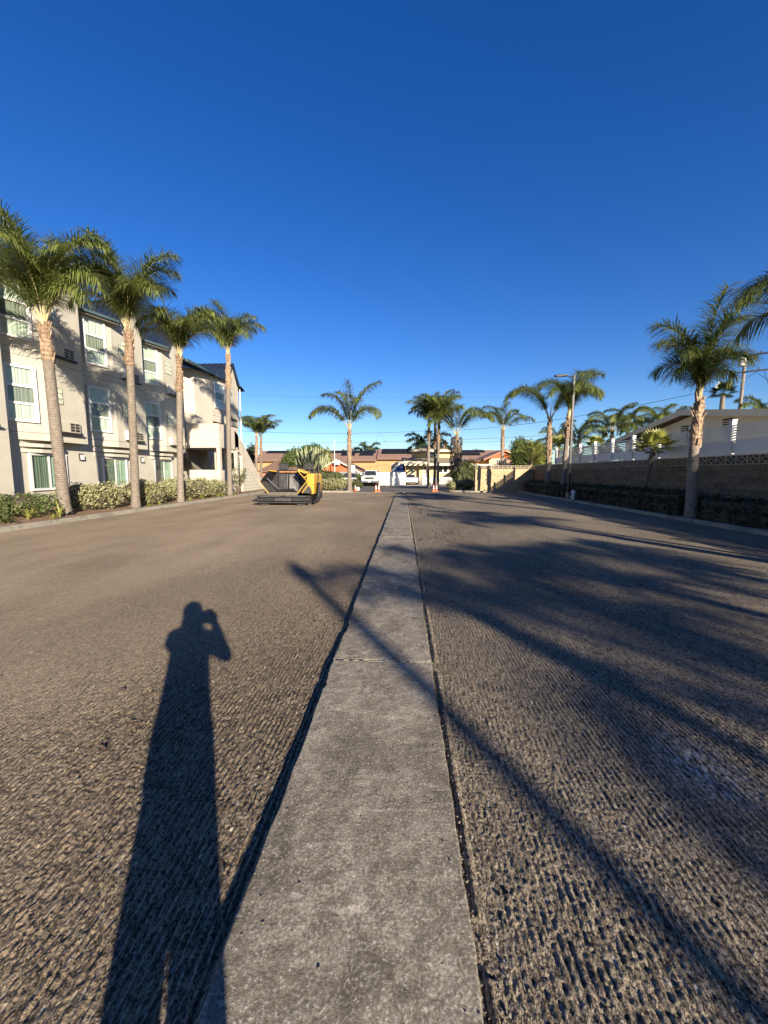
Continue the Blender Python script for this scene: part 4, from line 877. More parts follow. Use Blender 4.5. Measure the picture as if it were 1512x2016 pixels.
e = empty('bare_shrub', (XY(468, 25.3) , 25.2, .05), 'sparse twiggy upright shrub beside the stair column', 'shrub'); mb = MB(); rg = random.Random(5); tips = []
for i in range(16):
    a = rg.random() * 6.28; d = Vector((math.cos(a) * .35, math.sin(a) * .35, 1)); tt = d * rg.uniform(1.1, 1.75); mb.tube([(0, 0, 0), tt * .5 + Vector((.03, 0, 0)), tt], [.025, .016, .006], 5); tips.append(tuple(tt)); tips.append(tuple(tt * .75))
mb.build('stems', M['bark'], e); link('foliage', leaf_cloud(tips, [.22] * len(tips), 900, .045, 3, M['shrub_d'], shell=.1), e)
def strap(loc, n, L, label, seed, name='strap_leaf_plant', group=None, m=None):
    e = empty(name, loc, label, 'plant', group); rg = random.Random(seed)
    for i in range(n):
        a = i * 2.4 + rg.random(); el = rg.uniform(.5, 1.35); d = Vector((math.cos(a) * math.cos(el), math.sin(a) * math.cos(el), math.sin(el))); q = Vector((-math.sin(a), math.cos(a), 0)) * .022; p = Vector((0, 0, 0)); mb = MB(); pr = None; ln = L * rg.uniform(.7, 1.1)
        for k in range(6):
            w = q * (1, 1.2, 1.1, .9, .55, .05)[k]; cur = (len(mb.v), len(mb.v) + 1); mb.v += [tuple(p - w), tuple(p + w)]
            if pr: mb.f.append((pr[0], pr[1], cur[1], cur[0]))
            pr = cur; p = p + d * ln / 5; d = (d + Vector((0, 0, -.34))).normalized()
        mb.build('leaf', m or M['blade'], e)
strap((-11.75, 11.45, .08), 22, .62, 'arching strap leaf lily left of the first palm foot', 1); strap((-11.35, 12.1, .08), 22, .66, 'arching strap leaf lily touching the first palm foot', 2)
strap((-11.05, 11.55, .08), 14, .3, 'small yellow lily clump at the kerb before the first palm', 3)
LT = ['right of the first palm foot', 'between the first and second palm feet', 'just beyond the second palm foot', 'midway between the second and third palms', 'just before the third palm foot', 'in front of the boxy hedge', 'at the last palm foot']
for i, (x, y, L) in enumerate([(-10.95, 16.0, .26), (-10.9, 16.7, .26), (-10.9, 19.1, .3), (-10.9, 20.4, .3), (-10.95, 22.3, .42), (-11.0, 22.9, .45), (-10.95, 24.5, .3)]):
    strap((x, y, .08), 14, L, 'yellowish lily tuft ' + LT[i], 20 + i, group='lily tufts along the hotel kerb')
strap((-11.25, 20.9, .08), 18, .55, 'taller strap leaf plant left of the third palm foot', 40)
strap((-12.2, 10.9, .08), 34, .55, 'dense grassy plant at the lower left corner of the bed', 41, m=M['shrub_d'])
strap((-11.6, 10.6, .08), 30, .5, 'fine grassy clump nearest the kerb at the left edge', 42, m=M['shrub_d'])
# dark hedge under the right wall, in two runs
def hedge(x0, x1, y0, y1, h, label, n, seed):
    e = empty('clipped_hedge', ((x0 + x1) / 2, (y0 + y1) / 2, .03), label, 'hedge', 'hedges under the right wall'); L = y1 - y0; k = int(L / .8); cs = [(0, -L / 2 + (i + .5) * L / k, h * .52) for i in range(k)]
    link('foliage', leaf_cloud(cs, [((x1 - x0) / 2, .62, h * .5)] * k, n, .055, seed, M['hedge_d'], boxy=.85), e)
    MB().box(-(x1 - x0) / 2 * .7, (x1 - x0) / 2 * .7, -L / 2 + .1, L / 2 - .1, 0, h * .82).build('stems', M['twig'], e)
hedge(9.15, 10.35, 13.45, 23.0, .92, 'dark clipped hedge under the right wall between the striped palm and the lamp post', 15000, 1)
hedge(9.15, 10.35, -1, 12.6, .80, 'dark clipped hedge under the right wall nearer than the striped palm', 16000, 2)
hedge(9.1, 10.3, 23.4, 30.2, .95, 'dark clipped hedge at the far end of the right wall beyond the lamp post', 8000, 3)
bush((XY(655, 31.2), 31.3, .05), (1.25, .8, .52), 'wide rounded pale hedge mound on the island beside the paver', M['shrub'], 7000, .055, 21, 'hedge', 'rounded_hedge', boxy=.2)
bush((XY(703, 33), 33, .0), (.45, .4, .55), 'small dark bush right of the lone island palm', M['shrub_d'], 1300, .06, 22)
bush((XY(915, 35.5), 36.0, .0), (1.05, .9, 1.35), 'large dark green bush filling the gap between the palm and the end wall', M['shrub_d'], 8000, .07, 23, 'bush', 'large_bush')
bush((XY(893, 33.2), 33.2, .0), (.55, .5, .42), 'low shaded variegated bush at the foot of the sleeved palm', M['shrub'], 1800, .06, 24)
bush((XY(918, 33.4), 33.4, .0), (.85, .5, .55), 'pale lumpy bush in front of the large dark bush', M['shrub'], 3200, .06, 25)
bush((XY(700, 43), 44, .0), (1.4, .5, .75), 'leafy garden shrub before the red gabled house', M['tree'], 2500, .08, 26)
bush((XY(640, 43), 42, .0), (2.0, .8, .9), 'grey green shrub behind the island hedge under the cactus', M['shrub_d'], 4000, .08, 27)
def tree(px, Y, ytop, w, label, m, n, size, seed, name='leafy_tree', ybot=935, trunk=True):
    zt = 1.55 + (930 - ytop) / F * Y; zb = max(.5, 1.55 + (930 - ybot) / F * Y); e = empty(name, (XY(px, Y), Y, 0), label, 'tree'); rg = random.Random(seed); ww = w / F * Y / 2; hh = (zt - zb) / 2; C = []; RR = []
    for i in range(11):
        a = rg.random() * 6.28; q = rg.random() ** .6; C.append((math.cos(a) * ww * .6 * q, math.sin(a) * ww * .5 * q, zb + hh + rg.uniform(-.7, .55) * hh)); k = rg.uniform(.3, .5); RR.append((ww * k, ww * k, hh * k * 1.1))
    link('crown', leaf_cloud(C, RR, n, size, seed, m, shell=.35), e)
    mb = MB(); mb.tube([(0, 0, 0), (.1, 0, zb), (0, 0, zb + hh)], [.22, .16, .08], 7)
    for c in C[:6]: mb.tube([(.05, 0, zb), ((c[0]) * .5, c[1] * .5, (zb + c[2]) / 2), c], [.09, .06, .02], 5)
    mb.build('trunk', M['bark'], e); return e
tree(600, 62, 868, 95, 'broad green tree behind the cactus and the brown roof', M['tree'], 9000, .14, 1)
tree(638, 66, 872, 40, 'rounded yellow green tree top right of the cactus', M['tree_y'], 3500, .14, 2)
tree(575, 58, 885, 50, 'dark green tree left of the cactus above the brown roof', M['tree'], 4500, .13, 3)
tree(492, 60, 870, 40, 'dark tree beyond the stair behind the twin palms', M['hedge_d'], 2500, .14, 4)
tree(1022, 46, 860, 52, 'grey green fine leaved tree above the red gabled house', M['tree'], 6000, .10, 5)
tree(1050, 40, 862, 50, 'bright yellow green bamboo like tree at the fence corner', M['tree_y'], 6000, .09, 6)
tree(1075, 44, 865, 40, 'dark green tree between the yellow green tree and the palm', M['tree'], 4000, .10, 7)
tree(1130, 60, 872, 70, 'low dark treetops behind the lamp post', M['tree'], 6000, .14, 8)
tree(1262, 58, 850, 90, 'dark dense treetop behind the fence left of the cream house', M['tree'], 8000, .14, 9)
tree(1195, 62, 858, 60, 'grey green treetop behind the broad pale palm', M['tree'], 5000, .14, 10)
tree(540, 110, 884, 60, 'distant treetops above the brick long roof', M['tree'], 3000, .2, 12)
tree(677, 120, 885, 28, 'pale distant treetop above the solar roof', M['tree_y'], 1200, .22, 13, 'leafy_tree', 905)
tree(802, 110, 883, 12, 'small distant conifer left of the yellow house', M['hedge_d'], 700, .2, 14, 'conifer', 900)
tree(935, 110, 884, 40, 'distant treetops right of the yellow house', M['tree'], 2000, .2, 15, 'leafy_tree', 905)
# candelabra cactus
e = empty('candelabra_cactus', (XY(612, 44), 44, 0), 'huge pale many armed candelabra cactus behind the paver', 'cactus'); rg = random.Random(3)
MB().tube([(.6, 0, 0), (.5, 0, 1.6), (.2, 0, 2.4)], [.3, .26, .2], 8).build('trunk', M['bark'], e)
for i in range(78):
    a = rg.random() * 6.28; rr_ = rg.uniform(.2, 1.0) ** .8 * 2.0; z1 = 4.6 - .55 * (rr_ / 2.2) ** 2 - rg.random() * 1.1; c = Vector((math.cos(a) * rr_ + .1, math.sin(a) * rr_ * .7, 0)); z0 = z1 - rg.uniform(.9, 1.6)
    MB().tube([(c.x * .35 + .2, c.y * .4, max(1.4, z0 - .9)), (c.x * .85, c.y * .85, z0), (c.x, c.y, (z0 + z1) / 2), (c.x * 1.05, c.y, z1)], [.08, .10, .10, .05], 6).build('arm', M['cactus'], e)

# ---------------------------------------------------------------- houses across the street
def house_box(e, o, pts, z0, z1, m, name='wall'):
    b_ = MB().prism(pts, z0, z1).build(name, m, e); b_.location = -Vector(o); return b_
def put(e, o, mb, name, m, par=None, **k):
    b_ = mb.build(name, m, par or e, **k)
    if par is None: b_.location = -Vector(o)
    return b_
# long orange building with tile roof and solar panels
Y = 80; O = (XY(750, Y), Y, 0); e = empty('long_tiled_building', O, 'long orange stucco building with salmon tile roof carrying rows of solar panels', 'building')
def zY(y, Yv): return 1.55 + (930 - y) / F * Yv
zr_, ze_ = zY(887, Y + 5), zY(905, Y)
for (x0, x1, dz) in ((500, 742, 0), (742.3, 822, .35), (822, 1000, .0)):
    xa, xb = XY(x0, Y), XY(x1, Y)
    put(e, O, MB().box(xa, xb, Y, Y + 14, -.1, ze_ + dz), 'wall', M['orangestucco'])
    put(e, O, MB().hull([(xa, Y - .6, ze_ + dz - .25), (xa, Y - .6, ze_ + dz), (xa, Y + 6, zr_ + dz), (xa, Y + 14, ze_ + dz), (xa, Y + 14, ze_ + dz - .25)], [(xb, Y - .6, ze_ + dz - .25), (xb, Y - .6, ze_ + dz), (xb, Y + 6, zr_ + dz), (xb, Y + 14, ze_ + dz), (xb, Y + 14, ze_ + dz - .25)]), 'roof', M['tile'])
    put(e, O, MB().box(xa, xb, Y - .68, Y - .605, ze_ + dz - .42, ze_ + dz - .05), 'fascia', M['brownroof'])
sl_v = Vector((0, 6.6, zr_ - ze_)); sn = sl_v.normalized(); nn_ = Vector((0, -sn.z, sn.y)); pmb = MB(); pw, ph = 1.02, 1.75
pmb.add([tuple(Vector((sx * (pw / 2 - .03), 0, 0)) + sn * (sy * (ph / 2 - .03)) + nn_ * sz) for sz in (0, .05) for sx, sy in ((-1, -1), (1, -1), (1, 1), (-1, 1))], [(3, 2, 1, 0), (4, 5, 6, 7), (0, 1, 5, 4), (1, 2, 6, 5), (2, 3, 7, 6), (3, 0, 4, 7)])
pme = pmb.mesh('solar_panel', M['solar'])
def panels(x0, x1, s, dz):
    n_ = int((XY(x1, Y) - XY(x0, Y)) / pw)
    for k in range(n_):
        p = Vector((XY(x0, Y) + (k + .5) * pw, Y - .6, ze_ + dz)) + sl_v * s + nn_ * .12; b_ = link('solar_panel', pme, e); b_.location = p - Vector(O)
for a in ((512, 560, .80, 0), (632, 741, .80, 0), (668, 697, .5, 0), (705, 741, .5, 0), (750, 812, .80, .35), (750, 812, .50, .35), (903, 965, .82, 0), (900, 950, .5, 0)): panels(*a)
put(e, O, MB().box(XY(945, Y), XY(957, Y), Y - .05, Y - .002, ze_ - 1.6, ze_ - .6), 'window', M['darkglass'])
# brown hip roofed house left
Y = 56; O = (XY(560, Y), Y, 0); e = empty('hip_roofed_house', O, 'low house with brown hipped shingle roof behind the paver', 'house')
xa, xb = XY(507, Y), XY(606, Y); za, zb = zY(927, Y), zY(902, Y + 4)
put(e, O, MB().box(xa + .3, xb - .3, Y + .4, Y + 9, -.1, za), 'wall', M['brickred'])
put(e, O, MB().add([(xa, Y, za), (xb, Y, za), (xb, Y + 10, za), (xa, Y + 10, za), (xa + 2.2, Y + 4.5, zb), (xb - 2.6, Y + 4.5, zb), (xa, Y, za - .2), (xb, Y, za - .2), (xb, Y + 10, za - .2), (xa, Y + 10, za - .2)], [(0, 1, 5, 4), (1, 2, 5), (2, 3, 4, 5), (3, 0, 4), (6, 7, 1, 0), (7, 8, 2, 1), (9, 8, 7, 6), (8, 9, 3, 2), (9, 6, 0, 3)]), 'roof', M['brownroof'])
# red gabled house with white sign
Y = 49; O = (XY(664, Y), Y, 0); e = empty('red_gabled_house', O, 'low red board house with white edged gable and a white sign box under its peak', 'house')
xl_, xp_, xr_ = XY(632, Y), XY(664, Y), XY(690, Y); zp_, zl2 = zY(904, Y), zY(922, Y); zb_ = zY(929, Y)
put(e, O, MB().hull([(xl_ + .3, Y, -.1), (xr_ + 1.2, Y, -.1), (xr_ + 1.2, Y, zl2 - .5), (xp_, Y, zp_ - .15), (xl_ + .3, Y, zl2 - .15)][::-1], [(xl_ + .3, Y + 8, -.1), (xr_ + 1.2, Y + 8, -.1), (xr_ + 1.2, Y + 8, zl2 - .5), (xp_, Y + 8, zp_ - .15), (xl_ + .3, Y + 8, zl2 - .15)][::-1]), 'wall', M['redwood'])
def rake(x0, z0, x1, z1, ya, yb, t, name, m): put(e, O, MB().hull([(x0, ya, z0), (x1, ya, z1), (x1, ya, z1 - t), (x0, ya, z0 - t)], [(x0, yb, z0), (x1, yb, z1), (x1, yb, z1 - t), (x0, yb, z0 - t)]), name, m)
xr2 = XY(712, Y); zr2 = zY(929, Y)
rake(xl_, zl2, xp_, zp_, Y - .5, Y - .44, .24, 'fascia', M['creamtrim']); rake(xp_ + .002, zp_, xr2, zr2, Y - .5, Y - .44, .24, 'fascia', M['creamtrim'])
rake(xl_, zl2 + .1, xp_, zp_ + .1, Y - .6, Y + 9, .1, 'roof', M['tile']); rake(xp_ + .002, zp_ + .1, xr2, zr2 + .1, Y - .6, Y + 9, .1, 'roof', M['tile'])
sg = put(e, O, MB().box(XY(659.5, Y), XY(671, Y), Y - .62, Y - .51, zY(915, Y), zY(906.5, Y)), 'sign_box', M['white'])
put(e, O, MB().tube([(XY(662.5, Y), Y - .63, zY(909, Y)), (XY(664, Y), Y - .63, zY(912, Y)), (XY(667, Y), Y - .63, zY(912, Y)), (XY(668.5, Y), Y - .63, zY(909.5, Y))], .035, 5).tube([(XY(663.5, Y), Y - .63, zY(908.5, Y)), (XY(667.5, Y), Y - .63, zY(908.5, Y))], .03, 5), 'sign_emblem', M['iron'])
put(e, O, MB().box(xl_ + .2, xr_ + .3, Y - .2, Y - .005, zb_ - .05, zb_ + .05), 'trim_board', M['brownroof'])
put(e, O, MB().box(XY(638, Y), XY(651, Y), Y - .05, Y - .003, .2, zb_ - .15), 'window', M['darkglass'])
put(e, O, MB().box(XY(651.2, Y), XY(653.5, Y), Y - .07, Y - .006, .1, zb_ - .06), 'door_frame', M['white'])
put(e, O, MB().box(XY(654, Y), XY(661, Y), Y - .05, Y - .004, .9, zb_ - .2), 'window', M['darkglass'])
for k in range(22):
    x = xl_ + .6 + k * .27
    zt = zl2 + (zp_ - zl2) * ((x - xl_) / (xp_ - xl_) if x < xp_ else max(0, (xr_ - x) / (xr_ - xp_)))
    if zt - .35 > zb_ + .1: put(e, O, MB().box(x - .02, x + .02, Y - .03, Y - .001, zb_ + .06, zt - .3), 'batten', M['redwood'])
put(e, O, MB().box(XY(692, Y - 1), XY(699, Y - 1), Y - 1.1, Y - 1.0, .1, zY(916, Y)), 'side_panel', M['white'])
put(e, O, MB().box(XY(699.5, Y), XY(712, Y), Y + .3, Y + 7, -.1, zY(926, Y)), 'side_wall', M['brickred'])
e = empty('flagpole', (XY(659, 47.5), 47.5, 0), 'thin bare white flagpole before the red gabled house', 'flagpole'); MB().tube([(0, 0, 0), (0, 0, zY(868, 47.5))], [.06, .035], 6).build('pole', M['pipe'], e); MB().tube([(0, 0, zY(868, 47.5)), (0, 0, zY(866.5, 47.5))], .07, 6).build('ball', M['pipe'], e)
# white vinyl gate wall
e = empty('vinyl_gate', (XY(748, 44), 44, 0), 'tall blank white vinyl panel fence and gate between the pickup and the sports car', 'gate')
A0 = Vector((0, 0, 0)); A1 = Vector((XY(797, 50) - XY(748, 44), 3.5, 0)); d_ = A1.normalized(); Lg = A1.length; n_ = Vector((d_.y, -d_.x, 0)); hz = zY(929, 44)
for k in range(4): MB().obox(A0, d_, n_, Lg * k / 4 + .06, Lg * (k + 1) / 4 - .06, .05, hz - .05, -.02, .02).build('panel', M['white'], e)
for k in range(5): MB().obox(A0, d_, n_, Lg * k / 4 - .055, Lg * k / 4 + .055, 0, hz, -.05, .05).build('post', M['white'], e)
MB().obox(A0, Vector((-n_.x, -n_.y, 0)), d_, .0, 7, 0, hz, -.06, -.058 + .04).build('side_panel', M['white'], e)
# blue canopy and slate wall
e = empty('canopy_tent', (XY(787, 52), 52, 0), 'navy blue pop up canopy peak showing above the white gate', 'canopy'); w_ = XY(798, 52) - XY(787, 52) + .15; z1_, z2_ = zY(930, 52), zY(915.5, 52)
MB().add([(-w_, -w_, z1_), (w_, -w_, z1_), (w_, w_, z1_), (-w_, w_, z1_), (-.15, 0, z2_), (.15, 0, z2_)], [(0, 1, 5, 4), (1, 2, 5), (2, 3, 4, 5), (3, 0, 4)]).box(-w_, w_, -w_ - .01, -w_, z1_ - .25, z1_).build('canopy_cloth', M['navy'], e)
for sx in (-1, 1):
    for sy in (-1, 1): MB().tube([(sx * w_ * .96, sy * w_ * .96, 0), (sx * w_ * .96, sy * w_ * .96, z1_)], .03, 5).build('leg', M['white'], e)
# yellow two storey house
Y = 58; O = (XY(850, Y), Y, 0); e = empty('yellow_two_storey_house', O, 'pale yellow two storey house with cream eaves, pergola post and white door across the street', 'house')
ux0, ux1 = XY(811, Y), XY(897, Y); uzt, uze = zY(878, Y + 5), zY(887, Y)
put(e, O, MB().box(ux0 + .1, ux1 - .1, Y, Y + 9, -.1, uze - .15), 'wall', M['yellowstucco'])
xs0, xs1 = XY(804, Y), XY(897, Y)
put(e, O, MB().box(xs0, xs1, Y - .8, Y - .7, uze - .3, uze + .02), 'fascia', M['creamtrim'])
put(e, O, MB().add([(xs0, Y - .7, uze), (xs1, Y - .7, uze), (xs1, Y + 9.5, uze), (xs0, Y + 9.5, uze), (xs0 + 3, Y + 4, uzt), (xs1 - 2, Y + 4, uzt), (xs0, Y - .7, uze - .15), (xs1, Y - .7, uze - .15), (xs1, Y + 9.5, uze - .15), (xs0, Y + 9.5, uze - .15)], [(0, 1, 5, 4), (1, 2, 5), (2, 3, 4, 5), (3, 0, 4), (6, 7, 1, 0), (7, 8, 2, 1), (9, 8, 7, 6), (8, 9, 3, 2), (9, 6, 0, 3)]), 'roof', M['tanroof'])
for (xa, xb) in ((825, 846), (850, 874)):
    a = XY(xa, Y); b = XY(xb, Y); s0, s1 = .25, .75; q0 = Vector((0, Y - .7 + 4.7 * s0, uze + (uzt - uze) * s0 + .12)); q1 = Vector((0, Y - .7 + 4.7 * s1, uze + (uzt - uze) * s1 + .12)); npn = max(2, round((b - a) / 1.0))
    for k in range(npn):
        c0 = a + (b - a) * k / npn + .02; c1 = a + (b - a) * (k + 1) / npn - .02
        put(e, O, MB().hull([(c0, q0.y, q0.z), (c1, q0.y, q0.z), (c1, q1.y, q1.z), (c0, q1.y, q1.z)], [(c0, q0.y, q0.z + .05), (c1, q0.y, q0.z + .05), (c1, q1.y, q1.z + .05), (c0, q1.y, q1.z + .05)]), 'solar_panel', M['solar'])
put(e, O, MB().box(XY(873, Y + 4), XY(879, Y + 4), Y + 4, Y + 4.5, uze, zY(873, Y + 4)), 'chimney', M['brickred'])
for (x0, x1, y0, y1) in ((837, 842, 889, 903), (845, 860, 890, 903)):
    f_ = put(e, O, MB().box(XY(x0, Y), XY(x1, Y), Y - .06, Y - .002, zY(y1, Y), zY(y0, Y)), 'window', M['white']); put(e, O, MB().box(XY(x0 + .8, Y), XY(x1 - .8, Y), Y - .075, Y - .062, zY(y1 - .8, Y), zY(y0 + .8, Y)), 'pane', M['darkglass'], f_)
# lower storey in front
Yl = 53.5; lz = zY(914, Yl); lx0, lx1 = XY(791, Yl), XY(940, Yl)
put(e, O, MB().box(XY(799, Yl), XY(917, Yl), Yl + .8, Y - .01, -.1, lz - .2), 'wall', M['yellowstucco'])
put(e, O, MB().hull([(XY(797, Yl), Yl - .6, lz), (XY(918, Yl), Yl - .6, lz), (XY(930, Yl) , Y - .02, zY(903, Y)), (XY(790, Y), Y - .02, zY(903, Y))], [(XY(797, Yl), Yl - .6, lz + .1), (XY(918, Yl), Yl - .6, lz + .1), (XY(930, Yl), Y - .02, zY(903, Y) + .1), (XY(790, Y), Y - .02, zY(903, Y) + .1)]), 'roof', M['tanroof'])
put(e, O, MB().box(XY(796, Yl), XY(918, Yl), Yl - .70, Yl - .61, lz - .22, lz + .08), 'fascia', M['creamtrim'])
put(e, O, MB().hull([(XY(770, Yl + 2), Yl + 2, zY(917, Yl)), (XY(799, Yl + 2), Yl + 2, zY(917, Yl)), (XY(799, Yl + 2), Yl + 2, zY(904, Yl + 2)), (XY(770, Yl + 2), Yl + 2, zY(913, Yl + 2))], [(XY(770, Yl + 2), Yl + 5, zY(917, Yl)), (XY(799, Yl + 2), Yl + 5, zY(917, Yl)), (XY(799, Yl + 2), Yl + 5, zY(904, Yl + 2)), (XY(770, Yl + 2), Yl + 5, zY(913, Yl + 2))]), 'garage_gable', M['creamtrim'])
put(e, O, MB().box(XY(770, Yl + 2), XY(798, Yl + 2), Yl + 2.1, Yl + 4, -.1, zY(917.3, Yl)), 'garage_wall', M['slate'])
put(e, O, MB().box(XY(820.5, 50), XY(821.9, 50), 50, 50.12, 0, zY(914, 50)), 'pergola_post', M['brownroof'])
for k in range(5):
    x = XY(797 + k * 11, 50); put(e, O, MB().box(x - .06, x + .06, 49.6, Yl - .72, lz + .02, lz + .2), 'rafter', M['creamtrim'])
put(e, O, MB().box(XY(790, 49.6), XY(846, 49.6), 49.45, 49.58, lz - .05, lz + .24), 'pergola_beam', M['creamtrim'])
Yw = Yl + .79
for (x0, x1, y0, y1, nm, mm) in ((808, 815, 918, 931, 'window', 'white'), (861, 883, 915, 932, 'window', 'white'), (855, 858, 917, 931, 'window', 'white'), (885.5, 888.5, 917, 931, 'window', 'white')):
    f_ = put(e, O, MB().box(XY(x0, Yw), XY(x1, Yw), Yw - .08, Yw - .003, zY(y1, Yw), zY(y0, Yw)), nm, M[mm])
    if x1 - x0 > 15:
        for (a, b) in ((x0 + 2.5, (x0 + x1) / 2 - 1), ((x0 + x1) / 2 + 1, x1 - 2.5)): put(e, O, MB().box(XY(a, Yw), XY(b, Yw), Yw - .10, Yw - .082, zY(y1 - 2.5, Yw), zY(y0 + 2.5, Yw)), 'pane', M['darkglass'], f_)
    else:
        for (a, b) in ((y0 + 1, (y0 + y1) / 2 - .4), ((y0 + y1) / 2 + .4, y1 - 1)): put(e, O, MB().box(XY(x0 + .7, Yw), XY(x1 - .7, Yw), Yw - .10, Yw - .082, zY(b, Yw), zY(a, Yw)), 'pane', M['darkglass'], f_)
dr = put(e, O, MB().box(XY(832, Yw), XY(840, Yw), Yw - .08, Yw - .003, .1, zY(918, Yw)), 'door', M['white'])
put(e, O, MB().tube([Vector((XY(837, Yw), Yw - .12, zY(928, Yw))) + Vector((math.cos(a) * .22, 0, math.sin(a) * .22)) for a in [i * math.pi / 6 for i in range(13)]], .07, 6), 'wreath', M['brickred'], dr)
put(e, O, MB().box(XY(834, Yw), XY(838.5, Yw), Yw - .10, Yw - .082, zY(924, Yw), zY(920, Yw)), 'pane', M['darkglass'], dr)
# picket fence
Yp = 47.6; xa, xb = XY(833, Yp), XY(893, Yp); e = empty('picket_fence', (xa, Yp, 0), 'white picket fence in front of the yellow house', 'fence'); pz = zY(939, Yp); L_ = xb - xa; pk = MB().box(-.042, .042, -.012, .012, .08, pz).mesh('picket', M['white'])
for k in range(int(L_ / .165)): b_ = link('picket', pk, e); b_.location = (k * .165 + .08, 0, 0)
for z in (.25, pz - .2): MB().box(0, L_, .013, .06, z, z + .09).build('rail', M['white'], e)
for k in range(3): MB().box(k * L_ / 2 - .06, k * L_ / 2 + .06, .0, .13, 0, pz + .12).build('post', M['white'], e)
pk2 = MB().box(-.012, .012, -.042, .042, .08, pz).mesh('picket', M['white'])
for k in range(16): b_ = link('picket', pk2, e); b_.location = (-.1 - k * .03, .15 + k * .16, 0)
# red gabled house on the right
Y = 56; O = (XY(992, Y), Y, 0); e = empty('red_gabled_house', O, 'peach house with a vivid red board gable and white windows above the end wall', 'house')
xl_, xp_, xr_ = XY(950, Y), XY(993, Y), XY(1037, Y); zp_, zl2, zr2 = zY(887, Y), zY(905, Y), zY(905, Y)
put(e, O, MB().hull([(xl_ + .9, Y, -.1), (xr_ - .9, Y, -.1), (xr_ - .9, Y, zl2 - .1), (xp_, Y, zp_ - .15), (xl_ + .9, Y, zl2 - .1)][::-1], [(xl_ + .9, Y + 8, -.1), (xr_ - .9, Y + 8, -.1), (xr_ - .9, Y + 8, zl2 - .1), (xp_, Y + 8, zp_ - .15), (xl_ + .9, Y + 8, zl2 - .1)][::-1]), 'wall', M['peach'])
zb_ = zY(903, Y)
put(e, O, MB().hull([(xl_ + 1.0, Y - .05, zb_), (xr_ - 1.0, Y - .05, zb_), (xp_, Y - .05, zp_ - .2)], [(xl_ + 1.0, Y - .003, zb_), (xr_ - 1.0, Y - .003, zb_), (xp_, Y - .003, zp_ - .2)]), 'gable_boards', M['redwood'])
rake(xl_, zl2, xp_, zp_, Y - .5, Y - .42, .22, 'fascia', M['brickred']); rake(xp_ + .002, zp_, xr_, zr2, Y - .5, Y - .42, .22, 'fascia', M['peach'])
rake(xl_, zl2 + .1, xp_, zp_ + .1, Y - .6, Y + 9, .1, 'roof', M['tile']); rake(xp_ + .002, zp_ + .1, xr_, zr2 + .1, Y - .6, Y + 9, .1, 'roof', M['tile'])
for k in range(18):
    x = xl_ + 1.3 + k * .3; zt = zl2 + (zp_ - zl2) * (1 - abs(x - xp_) / (xp_ - xl_))
    if zt - .35 > zb_ + .05: put(e, O, MB().box(x - .02, x + .02, Y - .075, Y - .051, zb_ + .01, zt - .32), 'batten', M['brickred'])
for (x0, x1) in ((977, 984), (988, 996)):
    f_ = put(e, O, MB().box(XY(x0, Y), XY(x1, Y), Y - .07, Y - .003, zY(915, Y), zY(905, Y)), 'window', M['white'])
    for q in (0, 1): put(e, O, MB().box(XY(x0 + .8 + q * (x1 - x0) / 2, Y), XY(x0 - .8 + (q + 1) * (x1 - x0) / 2 + .6, Y), Y - .09, Y - .072, zY(914.2, Y), zY(906, Y)), 'pane', M['darkglass'], f_)
# low white roof line beyond the end wall
e = empty('carport', (XY(985, 48), 48, 0), 'long low pale flat roof edge just above the breeze blocks of the end wall', 'carport')
MB().box(XY(918, 48) - XY(985, 48), XY(1010, 48) - XY(985, 48), 0, 5, zY(918, 48), zY(914, 48)).build('roof', M['creamtrim'], e)
for x in (925, 1000): MB().box(XY(x, 48) - XY(985, 48), XY(x, 48) - XY(985, 48) + .15, .2, .35, 0, zY(918.1, 48)).build('post', M['creamtrim'], e)

# ---------------------------------------------------------------- vehicles
def wheel(parent, x, y, r, w, ax='x'):
    t = MB(); t.tube([(x - w / 2, y, r), (x + w / 2, y, r)], r, 20); o = t.build('wheel', M['black'], parent, bev=.02)
    MB().tube([(x - w / 2 - .012, y, r), (x + w / 2 + .012, y, r)], r * .62, 14).build('rim', M['chrome'], o)
Yt = 42.6; xt = XY(727, Yt); e = empty('pickup_truck', (xt, Yt, .02), 'white full size pickup truck parked nose out in the driveway', 'pickup truck'); e.scale = (.95,) * 3
def ring(y, pts): return [(x, y, z) for x, z in pts] + [(-x, y, z) for x, z in reversed(pts)]
body = MB(); secs = [ring(0, [(.80, .62), (.86, .7), (.86, 1.02), (.74, 1.10)]), ring(.12, [(.95, .52), (.99, .7), (.99, 1.08), (.84, 1.16)]), ring(1.3, [(.97, .45), (1.01, .7), (1.01, 1.14), (.88, 1.24)]), ring(3.3, [(.97, .45), (1.01, .7), (1.01, 1.18), (.9, 1.24)]), ring(5.6, [(.95, .5), (1.0, .7), (1.0, 1.16), (.96, 1.22)])]
for s_ in secs: body.v += s_
nn_ = 8
for i in range(4):
    for k in range(nn_): body.f.append((i * nn_ + k, i * nn_ + (k + 1) % nn_, (i + 1) * nn_ + (k + 1) % nn_, (i + 1) * nn_ + k))
body.f += [tuple(range(nn_ - 1, -1, -1)), tuple(range(4 * nn_, 5 * nn_))]
body.build('body', M['carpaint'], e, bev=.03)
MB().hull([(-.86, 1.25, 1.22), (.86, 1.25, 1.22), (.9, 3.4, 1.22), (-.9, 3.4, 1.22)], [(-.68, 1.95, 1.86), (.68, 1.95, 1.86), (.7, 3.2, 1.86), (-.7, 3.2, 1.86)]).build('cab', M['carpaint'], e, bev=.05)
